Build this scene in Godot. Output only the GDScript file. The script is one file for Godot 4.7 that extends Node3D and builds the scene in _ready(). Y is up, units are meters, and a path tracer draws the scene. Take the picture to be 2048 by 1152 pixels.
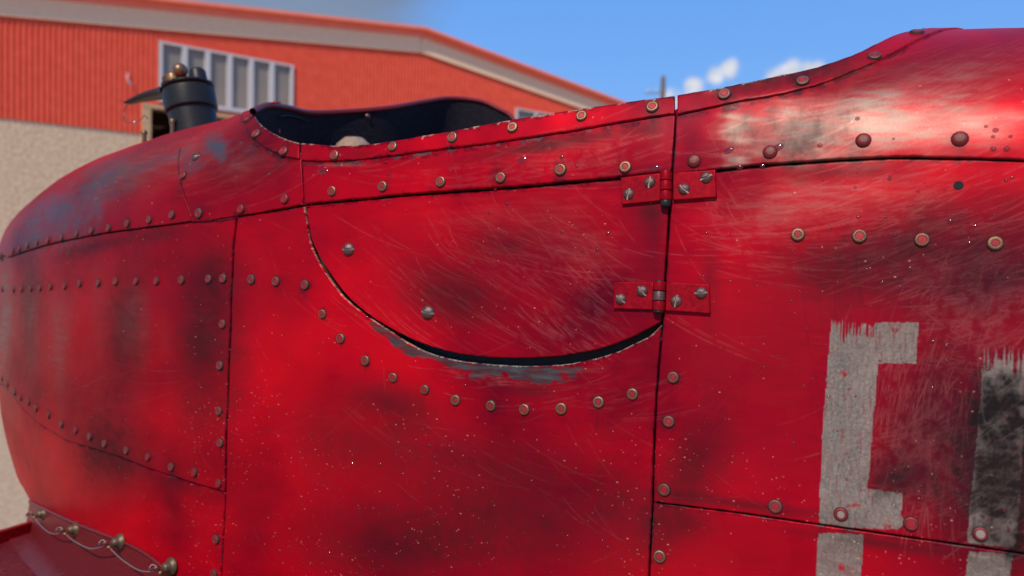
extends Node3D
# A worn red vintage racing car seen close from its flank, a red metal workshop behind it.

var M := {}

func _ready() -> void:
	camera_and_light()
	bake_tables()
	dent.seed = 12
	dent.frequency = 6.0
	dent.fractal_octaves = 3
	rough_edge.seed = 5
	rough_edge.frequency = 60.0
	materials()
	setting()
	workshop()
	far_things()
	car()

func camera_and_light() -> void:
	var cam := Camera3D.new()
	cam.name = "camera"
	cam.position = Vector3(0, 1.3, 1.35)
	cam.basis = Basis.from_euler(Vector3(deg_to_rad(-1.84), deg_to_rad(25.0), 0.0)) * Basis(Vector3(0, 0, 1), deg_to_rad(1.2))
	var lens := CameraAttributesPhysical.new()
	lens.frustum_focal_length = 31.04
	lens.frustum_near = 0.05
	lens.frustum_far = 3000.0
	lens.frustum_focus_distance = 0.98
	lens.exposure_aperture = 4.3
	cam.attributes = lens
	cam.current = true
	add_child(cam)
	var env := Environment.new()
	env.background_mode = Environment.BG_SKY
	env.tonemap_mode = Environment.TONE_MAPPER_LINEAR
	env.tonemap_exposure = 1.0
	env.sdfgi_enabled = true
	env.ssao_enabled = true
	env.ssil_enabled = true
	var sky := Sky.new()
	var pano := PanoramaSkyMaterial.new()
	pano.panorama = sky_panorama()
	sky.sky_material = pano
	env.sky = sky
	var we := WorldEnvironment.new()
	we.name = "environment"
	we.environment = env
	add_child(we)
	var sun := DirectionalLight3D.new()
	sun.name = "sun"
	sun.light_energy = 1.3
	sun.light_color = Color(1.0, 0.945, 0.86)
	sun.light_angular_distance = 0.55
	sun.shadow_enabled = true
	add_child(sun)
	sun.look_at_from_position(Vector3(0.03, 0.735, 0.677) * 50.0, Vector3.ZERO, Vector3.UP)

func sky_panorama() -> ImageTexture:
	var w := 2048
	var h := 1024
	var n := FastNoiseLite.new()
	n.seed = 21
	n.noise_type = FastNoiseLite.TYPE_SIMPLEX_SMOOTH
	n.frequency = 1.0
	n.fractal_octaves = 5
	var puffs := [[-10.2, 13.9, 1.0], [-9.2, 14.4, 0.9], [-11.6, 13.2, 1.0], [-13.3, 12.5, 1.0], [-4.9, 13.7, 1.3], [-3.6, 13.7, 1.2], [-6.0, 13.2, 1.3], [-4.0, 12.4, 1.8], [-12.0, 11.8, 1.5], [-9.0, 12.3, 1.3]]
	var data := PackedFloat32Array()
	data.resize(w * h * 3)
	for r in h:
		var el := 90.0 - (r + 0.5) / h * 180.0
		var se := sin(deg_to_rad(el))
		var ce := cos(deg_to_rad(el))
		var up := maxf(0.0, se)
		var k := pow(1.0 - up, 3.0)
		var base := Vector3(0.08, 0.275, 0.80).lerp(Vector3(0.32, 0.62, 1.06), k)
		for c in w:
			var col := base
			if el < -0.5:
				col = Vector3(0.30, 0.27, 0.23)
			else:
				var az := wrapf((c + 0.5) / w * 360.0, -180.0, 180.0)
				var d := Vector3(ce * sin(deg_to_rad(az)), se, -ce * cos(deg_to_rad(az)))
				var q := d / (up + 0.12)
				var fb := n.get_noise_3d(q.x * 0.55 + 3.1, 4.0, q.z * 0.55)
				# one grey bank of cloud to the upper left, thinning at its edge; the same field goes on round the sky
				var bank := smoothstep(-28.5, -35.0, az + fb * 7.0) * smoothstep(14.0, 17.6, el + fb * 4.0) * smoothstep(-150.0, -120.0, az) * smoothstep(64.0, 40.0, el + fb * 10.0)
				var far := smoothstep(0.10, 0.42, n.get_noise_3d(q.x * 0.4 - 7.0, 9.0, q.z * 0.4)) * smoothstep(18.0, 40.0, absf(az + 18.0)) * 0.6 * smoothstep(0.0, 8.0, el)
				col = col.lerp(Vector3(0.62, 0.66, 0.72), far)
				col = col.lerp(Vector3(0.19, 0.235, 0.31) * (1.0 + 0.4 * fb), bank * 0.88)
				if az > -18.0 and az < 2.0 and el > 6.0 and el < 18.0:
					var m := 0.0
					for p in puffs:
						var e: float = Vector2((az - p[0]) * ce, el - p[1]).length() / p[2]
						m = maxf(m, 1.0 - e)
					var edge := m * 0.8 + 0.75 * n.get_noise_3d(d.x * 26.0, d.y * 34.0, d.z * 26.0) + 0.2 * n.get_noise_3d(d.x * 90.0, d.y * 100.0, 2.0)
					var a := smoothstep(0.05, 0.6, edge) * smoothstep(0.0, 0.4, m)
					col = col.lerp(Vector3(0.80, 0.80, 0.84) * (0.9 + 0.25 * n.get_noise_3d(d.x * 40.0, d.y * 60.0, 5.0)), a * 0.92)
			var at := (r * w + c) * 3
			data[at] = col.x
			data[at + 1] = col.y
			data[at + 2] = col.z
	return ImageTexture.create_from_image(Image.create_from_data(w, h, false, Image.FORMAT_RGBF, data.to_byte_array()))

# ---------------------------------------------------------------- names and materials
func obj(called: String, mesh: Mesh, mat: Material, parent: Node) -> MeshInstance3D:
	var o := MeshInstance3D.new()
	o.name = called
	o.mesh = mesh
	if mat:
		o.material_override = mat
	parent.add_child(o, true)
	return o

func holder(called: String, parent: Node) -> Node3D:
	var o := Node3D.new()
	o.name = called
	parent.add_child(o, true)
	return o

func tag(o: Node, label: String, category: String, group := "") -> void:
	o.set_meta("label", label)
	o.set_meta("category", category)
	if group:
		o.set_meta("group", group)

func lin(r: float, g: float, b: float) -> Color:
	return Color(r, g, b).linear_to_srgb()

func mat(c: Color, rough: float, metal := 0.0) -> StandardMaterial3D:
	var m := StandardMaterial3D.new()
	m.albedo_color = c
	m.roughness = rough
	m.metallic = metal
	return m

func mottled(dark: Color, pale: Color, rough: float, metal: float, scale: float, seed_: int, relief := 0.0, octaves := 5, size := 512) -> StandardMaterial3D:
	var n := FastNoiseLite.new()
	n.seed = seed_
	n.frequency = 0.02
	n.fractal_octaves = octaves
	n.fractal_gain = 0.6
	var im := n.get_seamless_image(size, size)
	im.convert(Image.FORMAT_L8)
	var src := im.get_data()
	var out := PackedByteArray()
	out.resize(src.size() * 3)
	for i in src.size():
		var c := dark.lerp(pale, clampf((src[i] / 255.0 - 0.5) * 1.5 + 0.5, 0.0, 1.0))
		out[i * 3] = int(c.r * 255.0)
		out[i * 3 + 1] = int(c.g * 255.0)
		out[i * 3 + 2] = int(c.b * 255.0)
	var m := StandardMaterial3D.new()
	m.albedo_texture = ImageTexture.create_from_image(Image.create_from_data(size, size, false, Image.FORMAT_RGB8, out))
	m.roughness = rough
	m.metallic = metal
	m.uv1_triplanar = true
	m.uv1_scale = Vector3.ONE * scale
	if relief > 0.0:
		m.heightmap_enabled = true
		m.heightmap_texture = ImageTexture.create_from_image(im)
		m.heightmap_scale = relief
	return m

func materials() -> void:
	var maps := body_paint()
	var paint := StandardMaterial3D.new()
	paint.albedo_texture = maps[0]
	paint.roughness = 1.0
	paint.roughness_texture = maps[0]
	paint.roughness_texture_channel = BaseMaterial3D.TEXTURE_CHANNEL_ALPHA
	paint.heightmap_enabled = true
	paint.heightmap_texture = maps[1]
	paint.heightmap_scale = 0.03
	paint.metallic_specular = 0.1
	paint.clearcoat_enabled = true
	paint.clearcoat = 0.09
	paint.clearcoat_roughness = 0.3
	paint.metallic = 1.0
	paint.metallic_texture = maps[1]
	paint.metallic_texture_channel = BaseMaterial3D.TEXTURE_CHANNEL_GREEN
	M.paint = paint
	M.red = mottled(lin(0.20, 0.003, 0.010), lin(0.36, 0.004, 0.012), 0.4, 0.0, 9.0, 31, 0.01)
	M.red.metallic_specular = 0.2
	M.red.metallic = 0.4
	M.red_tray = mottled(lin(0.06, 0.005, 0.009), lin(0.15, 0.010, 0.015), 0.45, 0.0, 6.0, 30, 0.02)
	M.red_worn = mottled(lin(0.10, 0.008, 0.010), lin(0.26, 0.014, 0.018), 0.42, 0.35, 18.0, 32, 0.01)
	M.dull = mottled(lin(0.07, 0.02, 0.018), lin(0.20, 0.09, 0.065), 0.45, 0.4, 40.0, 41, 0.01)
	M.rivet_red = mottled(lin(0.22, 0.004, 0.010), lin(0.38, 0.007, 0.014), 0.45, 0.3, 20.0, 43, 0.01)
	M.groove = mat(lin(0.035, 0.008, 0.008), 0.7)
	M.brass = mottled(lin(0.11, 0.056, 0.029), lin(0.36, 0.215, 0.115), 0.4, 0.75, 40.0, 33, 0.01)
	M.old_brass = mottled(lin(0.04, 0.028, 0.016), lin(0.20, 0.14, 0.08), 0.5, 0.6, 30.0, 42, 0.02)
	M.wire = mat(lin(0.26, 0.20, 0.18), 0.45, 0.6)
	M.steel = mottled(lin(0.07, 0.030, 0.028), lin(0.30, 0.19, 0.165), 0.38, 0.8, 60.0, 34, 0.02)
	M.slot = mottled(lin(0.15, 0.11, 0.09), lin(0.5, 0.44, 0.38), 0.4, 0.8, 90.0, 35)
	M.black = mottled(lin(0.008, 0.008, 0.009), lin(0.022, 0.021, 0.022), 0.42, 0.0, 14.0, 36, 0.02)
	M.pit = mat(lin(0.008, 0.007, 0.007), 0.9)
	M.liner = mottled(lin(0.012, 0.010, 0.012), lin(0.030, 0.022, 0.026), 0.7, 0.0, 5.0, 37)
	M.hide = mottled(lin(0.006, 0.005, 0.009), lin(0.016, 0.012, 0.019), 0.6, 0.0, 8.0, 38, 0.1)
	M.hide.metallic_specular = 0.2
	M.black.metallic_specular = 0.35
	M.tan = mottled(lin(0.20, 0.12, 0.075), lin(0.38, 0.25, 0.17), 0.7, 0.0, 12.0, 39, 0.05)
	M.chip = mottled(lin(0.16, 0.13, 0.115), lin(0.27, 0.23, 0.205), 0.6, 0.0, 60.0, 40)
	var drop := mat(Color(lin(0.16, 0.0, 0.006), 0.42), 0.09)
	drop.transparency = BaseMaterial3D.TRANSPARENCY_ALPHA
	M.drop = drop
	M.cladding = mottled(lin(0.66, 0.088, 0.050), lin(0.76, 0.112, 0.066), 0.55, 0.0, 0.5, 51)
	M.cladding.metallic_specular = 0.2
	M.capping = mottled(lin(0.84, 0.20, 0.12), lin(0.90, 0.24, 0.15), 0.5, 0.0, 0.5, 52)  # sunlight on the tilted top edge put into a lighter colour
	M.fascia = mottled(lin(0.78, 0.54, 0.355), lin(0.82, 0.575, 0.385), 0.75, 0.0, 0.8, 53)
	M.concrete = mottled(lin(0.48, 0.345, 0.225), lin(0.68, 0.495, 0.34), 0.9, 0.0, 1.3, 54, 0.6, 8)
	M.ground = mottled(lin(0.34, 0.235, 0.14), lin(0.47, 0.335, 0.215), 0.92, 0.0, 1.6, 55, 0.5, 7)
	M.frame = mat(lin(0.50, 0.485, 0.50), 0.5)
	M.timber = mottled(lin(0.40, 0.25, 0.13), lin(0.55, 0.36, 0.20), 0.7, 0.0, 1.4, 56)
	M.room = mat(lin(0.09, 0.075, 0.06), 0.9)
	M.beam = mat(lin(0.34, 0.26, 0.19), 0.8)
	var pane := mat(Color(lin(0.29, 0.25, 0.205), 0.72), 0.22)
	pane.transparency = BaseMaterial3D.TRANSPARENCY_ALPHA
	M.pane = pane
	M.post = mottled(lin(0.10, 0.075, 0.06), lin(0.2, 0.16, 0.13), 0.85, 0.0, 2.0, 57)
	M.bright = mat(lin(0.6, 0.58, 0.55), 0.3, 0.8)

# ---------------------------------------------------------------- mesh helpers
func begin() -> SurfaceTool:
	var st := SurfaceTool.new()
	st.begin(Mesh.PRIMITIVE_TRIANGLES)
	return st

# a profile of (radius, height) turned about the y axis, placed by a transform
func revolve(st: SurfaceTool, profile: Array, sides: int, at := Transform3D.IDENTITY) -> void:
	for i in profile.size() - 1:
		var p: Vector2 = profile[i]
		var q: Vector2 = profile[i + 1]
		var np := bend(profile, i)
		var nq := bend(profile, i + 1)
		for k in sides:
			var a := TAU * k / sides
			var b := TAU * (k + 1) / sides
			var ring := [[p, np, a], [p, np, b], [q, nq, b], [q, nq, a]]
			for c in [0, 2, 1, 0, 3, 2]:
				var e = ring[c]
				st.set_normal((at.basis * Vector3(e[1].x * cos(e[2]), e[1].y, e[1].x * sin(e[2]))).normalized())
				st.add_vertex(at * Vector3(e[0].x * cos(e[2]), e[0].y, e[0].x * sin(e[2])))

func bend(profile: Array, i: int) -> Vector2:
	var a: Vector2 = profile[maxi(i - 1, 0)]
	var b: Vector2 = profile[mini(i + 1, profile.size() - 1)]
	var t := (b - a).normalized()
	return Vector2(-t.y, t.x)

func box(st: SurfaceTool, at: Vector3, size: Vector3, turn := Basis.IDENTITY, bevel := 0.0) -> void:
	var h := size * 0.5
	for axis in 3:
		for s in [-1.0, 1.0]:
			var n := Vector3.ZERO
			n[axis] = s
			var u := Vector3.ZERO
			u[(axis + 1) % 3] = 1.0
			var w := n.cross(u)
			var hu := h[(axis + 1) % 3]
			var hw := h[(axis + 2) % 3]
			var c: Vector3 = n * h[axis]
			var corner := [c - u * hu - w * hw, c + u * hu - w * hw, c + u * hu + w * hw, c - u * hu + w * hw]
			for k in [0, 2, 1, 0, 3, 2]:
				st.set_normal(turn * n)
				st.add_vertex(at + turn * corner[k])

func tube(st: SurfaceTool, line: PackedVector3Array, radius: float, sides := 6) -> void:
	var side := Vector3.UP.cross(line[1] - line[0]).normalized()
	if side == Vector3.ZERO:
		side = Vector3.RIGHT
	var rings := []
	for i in line.size():
		var t := (line[mini(i + 1, line.size() - 1)] - line[maxi(i - 1, 0)]).normalized()
		side = (side - t * side.dot(t)).normalized()
		var o := t.cross(side)
		var ring := []
		for k in sides:
			var a := TAU * k / sides
			ring.append([line[i] + (side * cos(a) + o * sin(a)) * radius, side * cos(a) + o * sin(a)])
		rings.append(ring)
	for i in line.size() - 1:
		for k in sides:
			var j := (k + 1) % sides
			for e in [rings[i][k], rings[i + 1][j], rings[i][j], rings[i][k], rings[i + 1][k], rings[i + 1][j]]:
				st.set_normal(e[1])
				st.add_vertex(e[0])

func smooth_line(a: Array, n := 8) -> PackedVector3Array:
	var r := PackedVector3Array()
	for i in a.size() - 1:
		for k in n:
			r.append(a[i].cubic_interpolate(a[i + 1], a[maxi(i - 1, 0)], a[mini(i + 2, a.size() - 1)], float(k) / n))
	r.append(a[a.size() - 1])
	return r

func facing(at: Vector3, n: Vector3, spin := 0.0, tilt := Vector3.ZERO) -> Transform3D:
	var y := (n + tilt).normalized()
	var x := Vector3.UP.cross(y).normalized() if absf(y.y) < 0.95 else Vector3.RIGHT
	var z := x.cross(y)
	return Transform3D(Basis(x, y, z) * Basis(Vector3.UP, spin), at)

# ---------------------------------------------------------------- the setting
func setting() -> void:
	var g := PlaneMesh.new()
	g.size = Vector2(1600, 1600)
	var o := obj("ground", g, M.ground, self)
	o.set_meta("kind", "structure")

func roof_line(s: float) -> float:
	return 5.43 - 0.112 * absf(s - 6.97)

func workshop() -> void:
	var w := holder("metal_workshop", self)
	var a := deg_to_rad(62.5)
	w.position = Vector3(0, 0, 1.35) - 12.0 * Vector3(sin(a), 0, cos(a))
	w.rotation.y = a
	tag(w, "orange red corrugated metal workshop with low gable above a rough beige concrete wall", "building")
	# corrugated sheets, open where the doorway and windows are
	var st := begin()
	var pitch := 0.068
	var s := -1.6
	var profile := [[0.0, 0.0], [0.46, 0.0], [0.54, 0.014], [0.90, 0.014], [0.97, 0.0]]
	var walk := []
	while s < 15.6:
		for p in profile:
			walk.append(Vector2(s + p[0] * pitch, p[1]))
		s += pitch
	for i in walk.size() - 1:
		var p: Vector2 = walk[i]
		var q: Vector2 = walk[i + 1]
		var m := (p.x + q.x) * 0.5
		var spans := [[3.09, roof_line(m)]]
		if m > 2.57 and m < 4.57:
			spans = [[3.515, 3.60], [4.46, roof_line(m)]]
		elif m > 2.34 and m < 5.2:
			spans = [[3.515, roof_line(m)]]
		elif m > 9.2 and m < 11.2:
			spans = [[3.09, 3.6], [4.43, roof_line(m)]]
		var n := Vector3(-(q.y - p.y), 0, q.x - p.x).normalized()
		for e in spans:
			var quad := [Vector3(p.x, e[0], p.y), Vector3(q.x, e[0], q.y), Vector3(q.x, e[1], q.y), Vector3(p.x, e[1], p.y)]
			for k in [0, 2, 1, 0, 3, 2]:
				st.set_normal(n)
				st.add_vertex(quad[k])
	obj("corrugated_wall", st.commit(), M.cladding, w)
	# the concrete base, with the doorway left open
	st = begin()
	box(st, Vector3(0.28, 1.545, -0.16), Vector3(4.1, 3.09, 0.3))
	box(st, Vector3(10.4, 1.545, -0.16), Vector3(10.4, 3.09, 0.3))
	obj("concrete_base", st.commit(), M.concrete, w)
	# verge: fascia board, soffit and capping on each slope
	for side in [-1.0, 1.0]:
		var run := 8.9
		var tilt := Basis(Vector3(0, 0, 1), -side * atan(0.112))
		var mid := Vector3(6.97 + side * run * 0.5, 5.47 - 0.112 * run * 0.5, 0.0)
		st = begin()
		box(st, mid + Vector3(0, -0.20, 0.030), Vector3(run * 1.006, 0.28, 0.03), tilt)
		obj("fascia", st.commit(), M.fascia, w)
		st = begin()
		box(st, mid + Vector3(0, 0.025, 0.036), Vector3(run * 1.006, 0.185, 0.06), tilt)
		obj("capping", st.commit(), M.capping, w)
		st = begin()
		box(st, mid + Vector3(0, 0.06, -5.8), Vector3(run * 1.006, 0.05, 12.0), tilt)
		obj("roof", st.commit(), M.capping, w)
	window(w, 2.56, 4.58, 3.58, 4.47, 6)
	window(w, 9.19, 11.2, 3.60, 4.44, 4)
	# doorway
	st = begin()
	box(st, Vector3(2.39, 1.745, 0.0), Vector3(0.12, 3.49, 0.1))
	box(st, Vector3(5.15, 1.745, 0.0), Vector3(0.12, 3.49, 0.1))
	box(st, Vector3(3.77, 3.5, 0.002), Vector3(2.88, 0.055, 0.11))
	obj("door_frame", st.commit(), M.timber, w)
	# rooms behind: side walls, back and floor
	st = begin()
	box(st, Vector3(6.9, 2.5, -7.0), Vector3(16.8, 5.0, 0.1))
	box(st, Vector3(-1.5, 2.4, -3.6), Vector3(0.1, 4.8, 6.9))
	box(st, Vector3(15.4, 2.4, -3.6), Vector3(0.1, 4.8, 6.9))
	obj("inner_wall", st.commit(), M.room, w)
	st = begin()
	box(st, Vector3(6.0, 3.75, -1.6), Vector3(14.0, 0.05, 0.12))
	box(st, Vector3(6.0, 3.62, -2.6), Vector3(14.0, 0.04, 0.12))
	obj("purlin", st.commit(), M.beam, w)
	# small bracket of bent wire on the cladding
	st = begin()
	tube(st, smooth_line([Vector3(2.15, 3.93, 0.02), Vector3(2.13, 3.86, 0.07), Vector3(2.15, 3.78, 0.08), Vector3(2.18, 3.76, 0.06), Vector3(2.18, 3.82, 0.03)]), 0.009)
	obj("wall_bracket", st.commit(), M.frame, w)
	# a dark tank just inside the doorway
	var t := holder("storage_tank", self)
	t.transform = w.transform * Transform3D(Basis.IDENTITY, Vector3(2.98, 0, -1.0))
	tag(t, "dark round topped tank standing inside the workshop doorway", "tank")
	st = begin()
	revolve(st, [Vector2(0.0, 3.40), Vector2(0.12, 3.38), Vector2(0.22, 3.31), Vector2(0.27, 3.2), Vector2(0.27, 0.0)], 24)
	obj("shell", st.commit(), M.black, t)
	for g in [[Vector3(-0.05, 3.0, 0.262), 1.0], [Vector3(-0.10, 3.2, 0.25), 0.55]]:
		st = begin()
		revolve(st, [Vector2(0.0, 0.05), Vector2(0.05, 0.045), Vector2(0.07, 0.02), Vector2(0.07, 0.0)], 14, Transform3D(facing(g[0], Vector3(0, 0, 1)).basis * float(g[1]), g[0]))
		obj("gauge", st.commit(), M.bright, t)

func window(w: Node3D, s0: float, s1: float, y0: float, y1: float, lights: int) -> void:
	var win := holder("window", w)
	var st := begin()
	var bar := 0.045
	box(st, Vector3((s0 + s1) * 0.5, y0 + 0.03, 0.015), Vector3(s1 - s0 + 0.02, 0.06, 0.09))
	box(st, Vector3((s0 + s1) * 0.5, y1 - 0.015, 0.012), Vector3(s1 - s0 + 0.02, 0.03, 0.07))
	obj("frame", st.commit(), M.frame, win)
	for i in lights + 1:
		var x := lerpf(s0 + 0.02, s1 - 0.02, float(i) / lights)
		st = begin()
		box(st, Vector3(x, (y0 + y1) * 0.5 + 0.015, 0.012), Vector3(0.075 if i > 0 and i < lights else bar, y1 - y0 - 0.092, 0.07))
		obj("mullion", st.commit(), M.frame, win)
	for i in lights:
		var xa := lerpf(s0 + 0.02, s1 - 0.02, float(i) / lights) + 0.037
		var xb := lerpf(s0 + 0.02, s1 - 0.02, float(i + 1) / lights) - 0.037
		var q := QuadMesh.new()
		q.size = Vector2(xb - xa, y1 - y0 - 0.092)
		var o := obj("pane", q, M.pane, win)
		o.position = Vector3((xa + xb) * 0.5, (y0 + y1) * 0.5 + 0.015, -0.01)

func far_things() -> void:
	var p := holder("utility_pole", self)
	p.position = Vector3(-9.85, 0, -38.3)
	tag(p, "weathered wooden utility pole rising behind the end of the workshop roof", "pole")
	var st := begin()
	revolve(st, [Vector2(0.0, 11.55), Vector2(0.09, 11.5), Vector2(0.13, 11.35), Vector2(0.2, 0.0)], 10)
	obj("shaft", st.commit(), M.post, p)
	st = begin()
	box(st, Vector3(-0.35, 10.6, 0.12), Vector3(1.1, 0.05, 0.06), Basis(Vector3.UP, 0.3))
	obj("crossarm", st.commit(), M.post, p)
	for x in [-0.8, -0.35]:
		st = begin()
		revolve(st, [Vector2(0.0, 0.2), Vector2(0.05, 0.17), Vector2(0.06, 0.05), Vector2(0.03, 0.0)], 8, Transform3D(Basis.IDENTITY, Vector3(x, 10.65, 0.12)))
		obj("insulator", st.commit(), M.frame, p)
# ---------------------------------------------------------------- the car
var rng := RandomNumberGenerator.new()
var drop_mesh: ArrayMesh
var rivet_meshes := []

func join(parts: Array) -> PackedVector2Array:
	var r := PackedVector2Array()
	for a in parts:
		r.append_array(a)
	return r

func shift(a: PackedVector2Array, d: Vector2) -> PackedVector2Array:
	var r := PackedVector2Array()
	for p in a:
		r.append(p + d)
	return r

func car() -> void:
	rng.seed = 77
	var c := holder("vintage_racing_car", self)
	tag(c, "worn red riveted metal racing car with open cockpit and small curved door", "car")
	make_fittings()
	var l := {}
	for name in LINES:
		l[name] = pts(LINES[name])
	var seam: PackedVector2Array = l.left_seam
	var lap_top: Vector2 = l.deck_lap[0]
	var deck_end := -1.03
	var knee: Vector2 = l.low_seam[l.low_seam.size() - 1]
	var v0 := V_LOW + 0.01
	# tail, rear deck half
	var rear_deck := obj("tail_deck_panel", sheet(join([PackedVector2Array([Vector2(-2.18, 1.235)]), l.deck_seam, rev(l.deck_lap), crown(lap_top.x - 0.01, -2.18)]), 0.0026), M.paint, c)
	var front_deck := obj("front_deck_panel", sheet(join([l.deck_seam2, rev(l.mid_seam), rev(shift(l.tail_bead, Vector2(0.003, 0.006))), PackedVector2Array([Vector2(-0.99, 1.53), Vector2(-1.06, 1.58)]), crown(-1.09, lap_top.x), l.deck_lap]), 0.0034), M.paint, c)
	var tail_side := obj("tail_side_panel", sheet(join([rev(l.deck_seam), PackedVector2Array([Vector2(-2.18, 1.23), Vector2(-2.18, 1.08)]), l.low_seam, rev(between(seam, knee.y + 0.002, 9.0))]), 0.0, 0.0007), M.paint, c)
	var tail_low := obj("tail_lower_panel", sheet(join([PackedVector2Array([Vector2(-2.18, 1.08)]), l.low_seam, below(seam, knee.y - 0.002), rev(l.crease), PackedVector2Array([Vector2(-2.0, 0.76), Vector2(-2.18, 0.80)])]), -0.001), M.paint, c)
	var middle := obj("middle_panel", sheet(join([between(l.deck_seam2, 0.0, 9.0).slice(0), l.mid_arc, between(l.right_seam, v0, l.mid_arc[l.mid_arc.size() - 1].y - 0.002), PackedVector2Array([Vector2(l.right_seam[l.right_seam.size() - 1].x, v0), Vector2(seam[seam.size() - 1].x + 0.0022, v0)]), rev(shift(seam, Vector2(0.0028, 0.0)))]).slice(0), 0.001, 0.0010), M.paint, c)
	var door := obj("door", sheet(join([l.door_top, between(l.right_seam, l.door_arc[l.door_arc.size() - 1].y, l.door_top[l.door_top.size() - 1].y - 0.001), rev(l.door_arc)]), 0.0014, 0.0012), M.paint, c)
	var strip := obj("door_top_panel", sheet(join([l.mid_seam, l.door_top, rev(between(l.right_seam, l.door_top[l.door_top.size() - 1].y + 0.001, l.right_seam[0].y + 0.004)), rev(shift(l.bead_low, Vector2(0, 0.006)))]), 0.0032), M.paint, c)
	var bead := obj("cockpit_rim_strip", sheet(join([l.bead_top, rev(l.bead_low)]), 0.006, 0.0008, 0.004, 0.0015, 0.011), M.paint, c)
	var tail_rim := obj("rear_rim_strip", sheet(join([PackedVector2Array([Vector2(-0.975, 1.545)]), l.tail_open, rev(l.tail_bead), PackedVector2Array([Vector2(-1.02, 1.575)])]), 0.0064, 0.0008, 0.004, 0.0015, 0.011), M.paint, c)
	var top_end: Vector2 = l.cowl_top[l.cowl_top.size() - 1]
	var bead_end: Vector2 = l.cowl_bead[l.cowl_bead.size() - 1]
	var ridge := top_v(0.1) - 0.001
	var cowl_rim := obj("cowl_rim_strip", sheet(join([l.cowl_top, PackedVector2Array([top_end + Vector2(0.025, 0.045), Vector2(0.115, ridge), Vector2(0.15, ridge), bead_end + Vector2(0.03, 0.04)]), rev(l.cowl_bead)]), 0.006, 0.0008, 0.004, 0.0015, 0.011), M.paint, c)
	var seam_end: Vector2 = l.cowl_seam[l.cowl_seam.size() - 1]
	var low_end: Vector2 = l.cowl_low[l.cowl_low.size() - 1]
	var cowl_top := obj("cowl_upper_panel", sheet(join([between(l.right_seam, l.cowl_seam[0].y, 9.0), l.cowl_seam, PackedVector2Array([Vector2(0.6, seam_end.y)]), crown(0.6, 0.15), PackedVector2Array([bead_end + Vector2(0.02, 0.045)]), rev(shift(l.cowl_bead, Vector2(-0.004, 0.007)))]), 0.0034), M.paint, c)
	var cowl_side := obj("cowl_side_panel", sheet(join([l.cowl_seam, PackedVector2Array([Vector2(0.6, seam_end.y), Vector2(0.6, low_end.y)]), rev(l.cowl_low), rev(between(l.right_seam, l.cowl_low[0].y + 0.001, l.cowl_seam[0].y - 0.001))]), 0.0008, 0.0011), M.paint, c)
	var cowl_low := obj("cowl_lower_panel", sheet(join([l.cowl_low, PackedVector2Array([Vector2(0.6, low_end.y), Vector2(0.6, v0), Vector2(l.right_seam[l.right_seam.size() - 1].x, v0)]), rev(below(l.right_seam, l.cowl_low[0].y - 0.001))]), -0.0012), M.paint, c)
	var onto := {"tail_deck": [rear_deck, 0.0026], "front_deck": [front_deck, 0.0034], "tail_side": [tail_side, 0.0], "tail_low": [tail_low, -0.001], "middle": [middle, 0.001], "middle_arc": [middle, 0.001], "bead": [bead, 0.006], "strip": [strip, 0.0032], "tail_bead": [tail_rim, 0.0064], "cowl_bead": [cowl_rim, 0.006], "cowl_top": [cowl_top, 0.0034], "cowl_side_row": [cowl_side, 0.0008], "cowl_side": [cowl_side, 0.0008], "cowl_lower": [cowl_low, -0.0012]}
	for name in RIVETS:
		var r: Array = RIVETS[name]
		for p in pts(r[2]):
			rivet(onto[name][0], p, onto[name][1], r[0], r[1], name)
	droplets([[rear_deck, 0.0026, Rect2(-2.0, 1.25, 0.85, 0.3), 420], [front_deck, 0.0034, Rect2(-1.15, 1.38, 0.3, 0.12), 50], [tail_side, 0.0, Rect2(-1.95, 0.98, 1.0, 0.33), 700], [tail_low, -0.001, Rect2(-1.8, 0.8, 0.85, 0.12), 240], [middle, 0.001, Rect2(-0.92, 0.72, 0.68, 0.32), 750], [middle, 0.001, Rect2(-0.92, 1.04, 0.13, 0.3), 60], [door, 0.0012, Rect2(-0.75, 1.2, 0.5, 0.18), 70], [strip, 0.0032, Rect2(-0.78, 1.385, 0.53, 0.03), 14], [cowl_side, 0.0008, Rect2(-0.2, 1.05, 0.5, 0.36), 330], [cowl_low, -0.0012, Rect2(-0.2, 0.8, 0.5, 0.18), 90]])
	big_drops(cowl_top, cowl_side, door, strip, front_deck)
	screw(door, SPOTS.screws_door[0], SPOTS.screws_door[1], 0.0012, 0.0105, 0.05)
	screw(door, SPOTS.screws_door[2], SPOTS.screws_door[3], 0.0012, 0.0105, -0.12)
	screw(front_deck, SPOTS.deck_screw[0], SPOTS.deck_screw[1], 0.0034, 0.009, 0.2)
	hinge(c, SPOTS.h1, SPOTS.h1s, [1.4, 1.45, 2.4, 0.45], true)
	hinge(c, SPOTS.h2, SPOTS.h2s, [2.5, 2.3, 1.4, 0.1], false)
	var st := begin()
	revolve(st, [Vector2(0.0, 0.0006), Vector2(0.0034, 0.0006), Vector2(0.0038, 0.0012), Vector2(0.0048, 0.0004)], 14, facing(skin(SPOTS.hole[0], SPOTS.hole[1], 0.0008), normal_at(SPOTS.hole[0], SPOTS.hole[1])))
	obj("drain_hole", st.commit(), M.pit, cowl_side)  # dark disc on the surface; the shade inside the hole is painted
	underside(c, l)
	cockpit(c)
	filler(c)
	tray(c)
	# low cowl fitting on the crown, just seen over the scuttle
	st = begin()
	revolve(st, [Vector2(0.0, 0.02), Vector2(0.02, 0.019), Vector2(0.04, 0.011), Vector2(0.055, 0.0)], 16, Transform3D(Basis.IDENTITY.scaled(Vector3(1, 1, 0.7)), Vector3(0.15, 1.652, 0.0)))
	obj("cowl_vent", st.commit(), M.red_worn, c)

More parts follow.
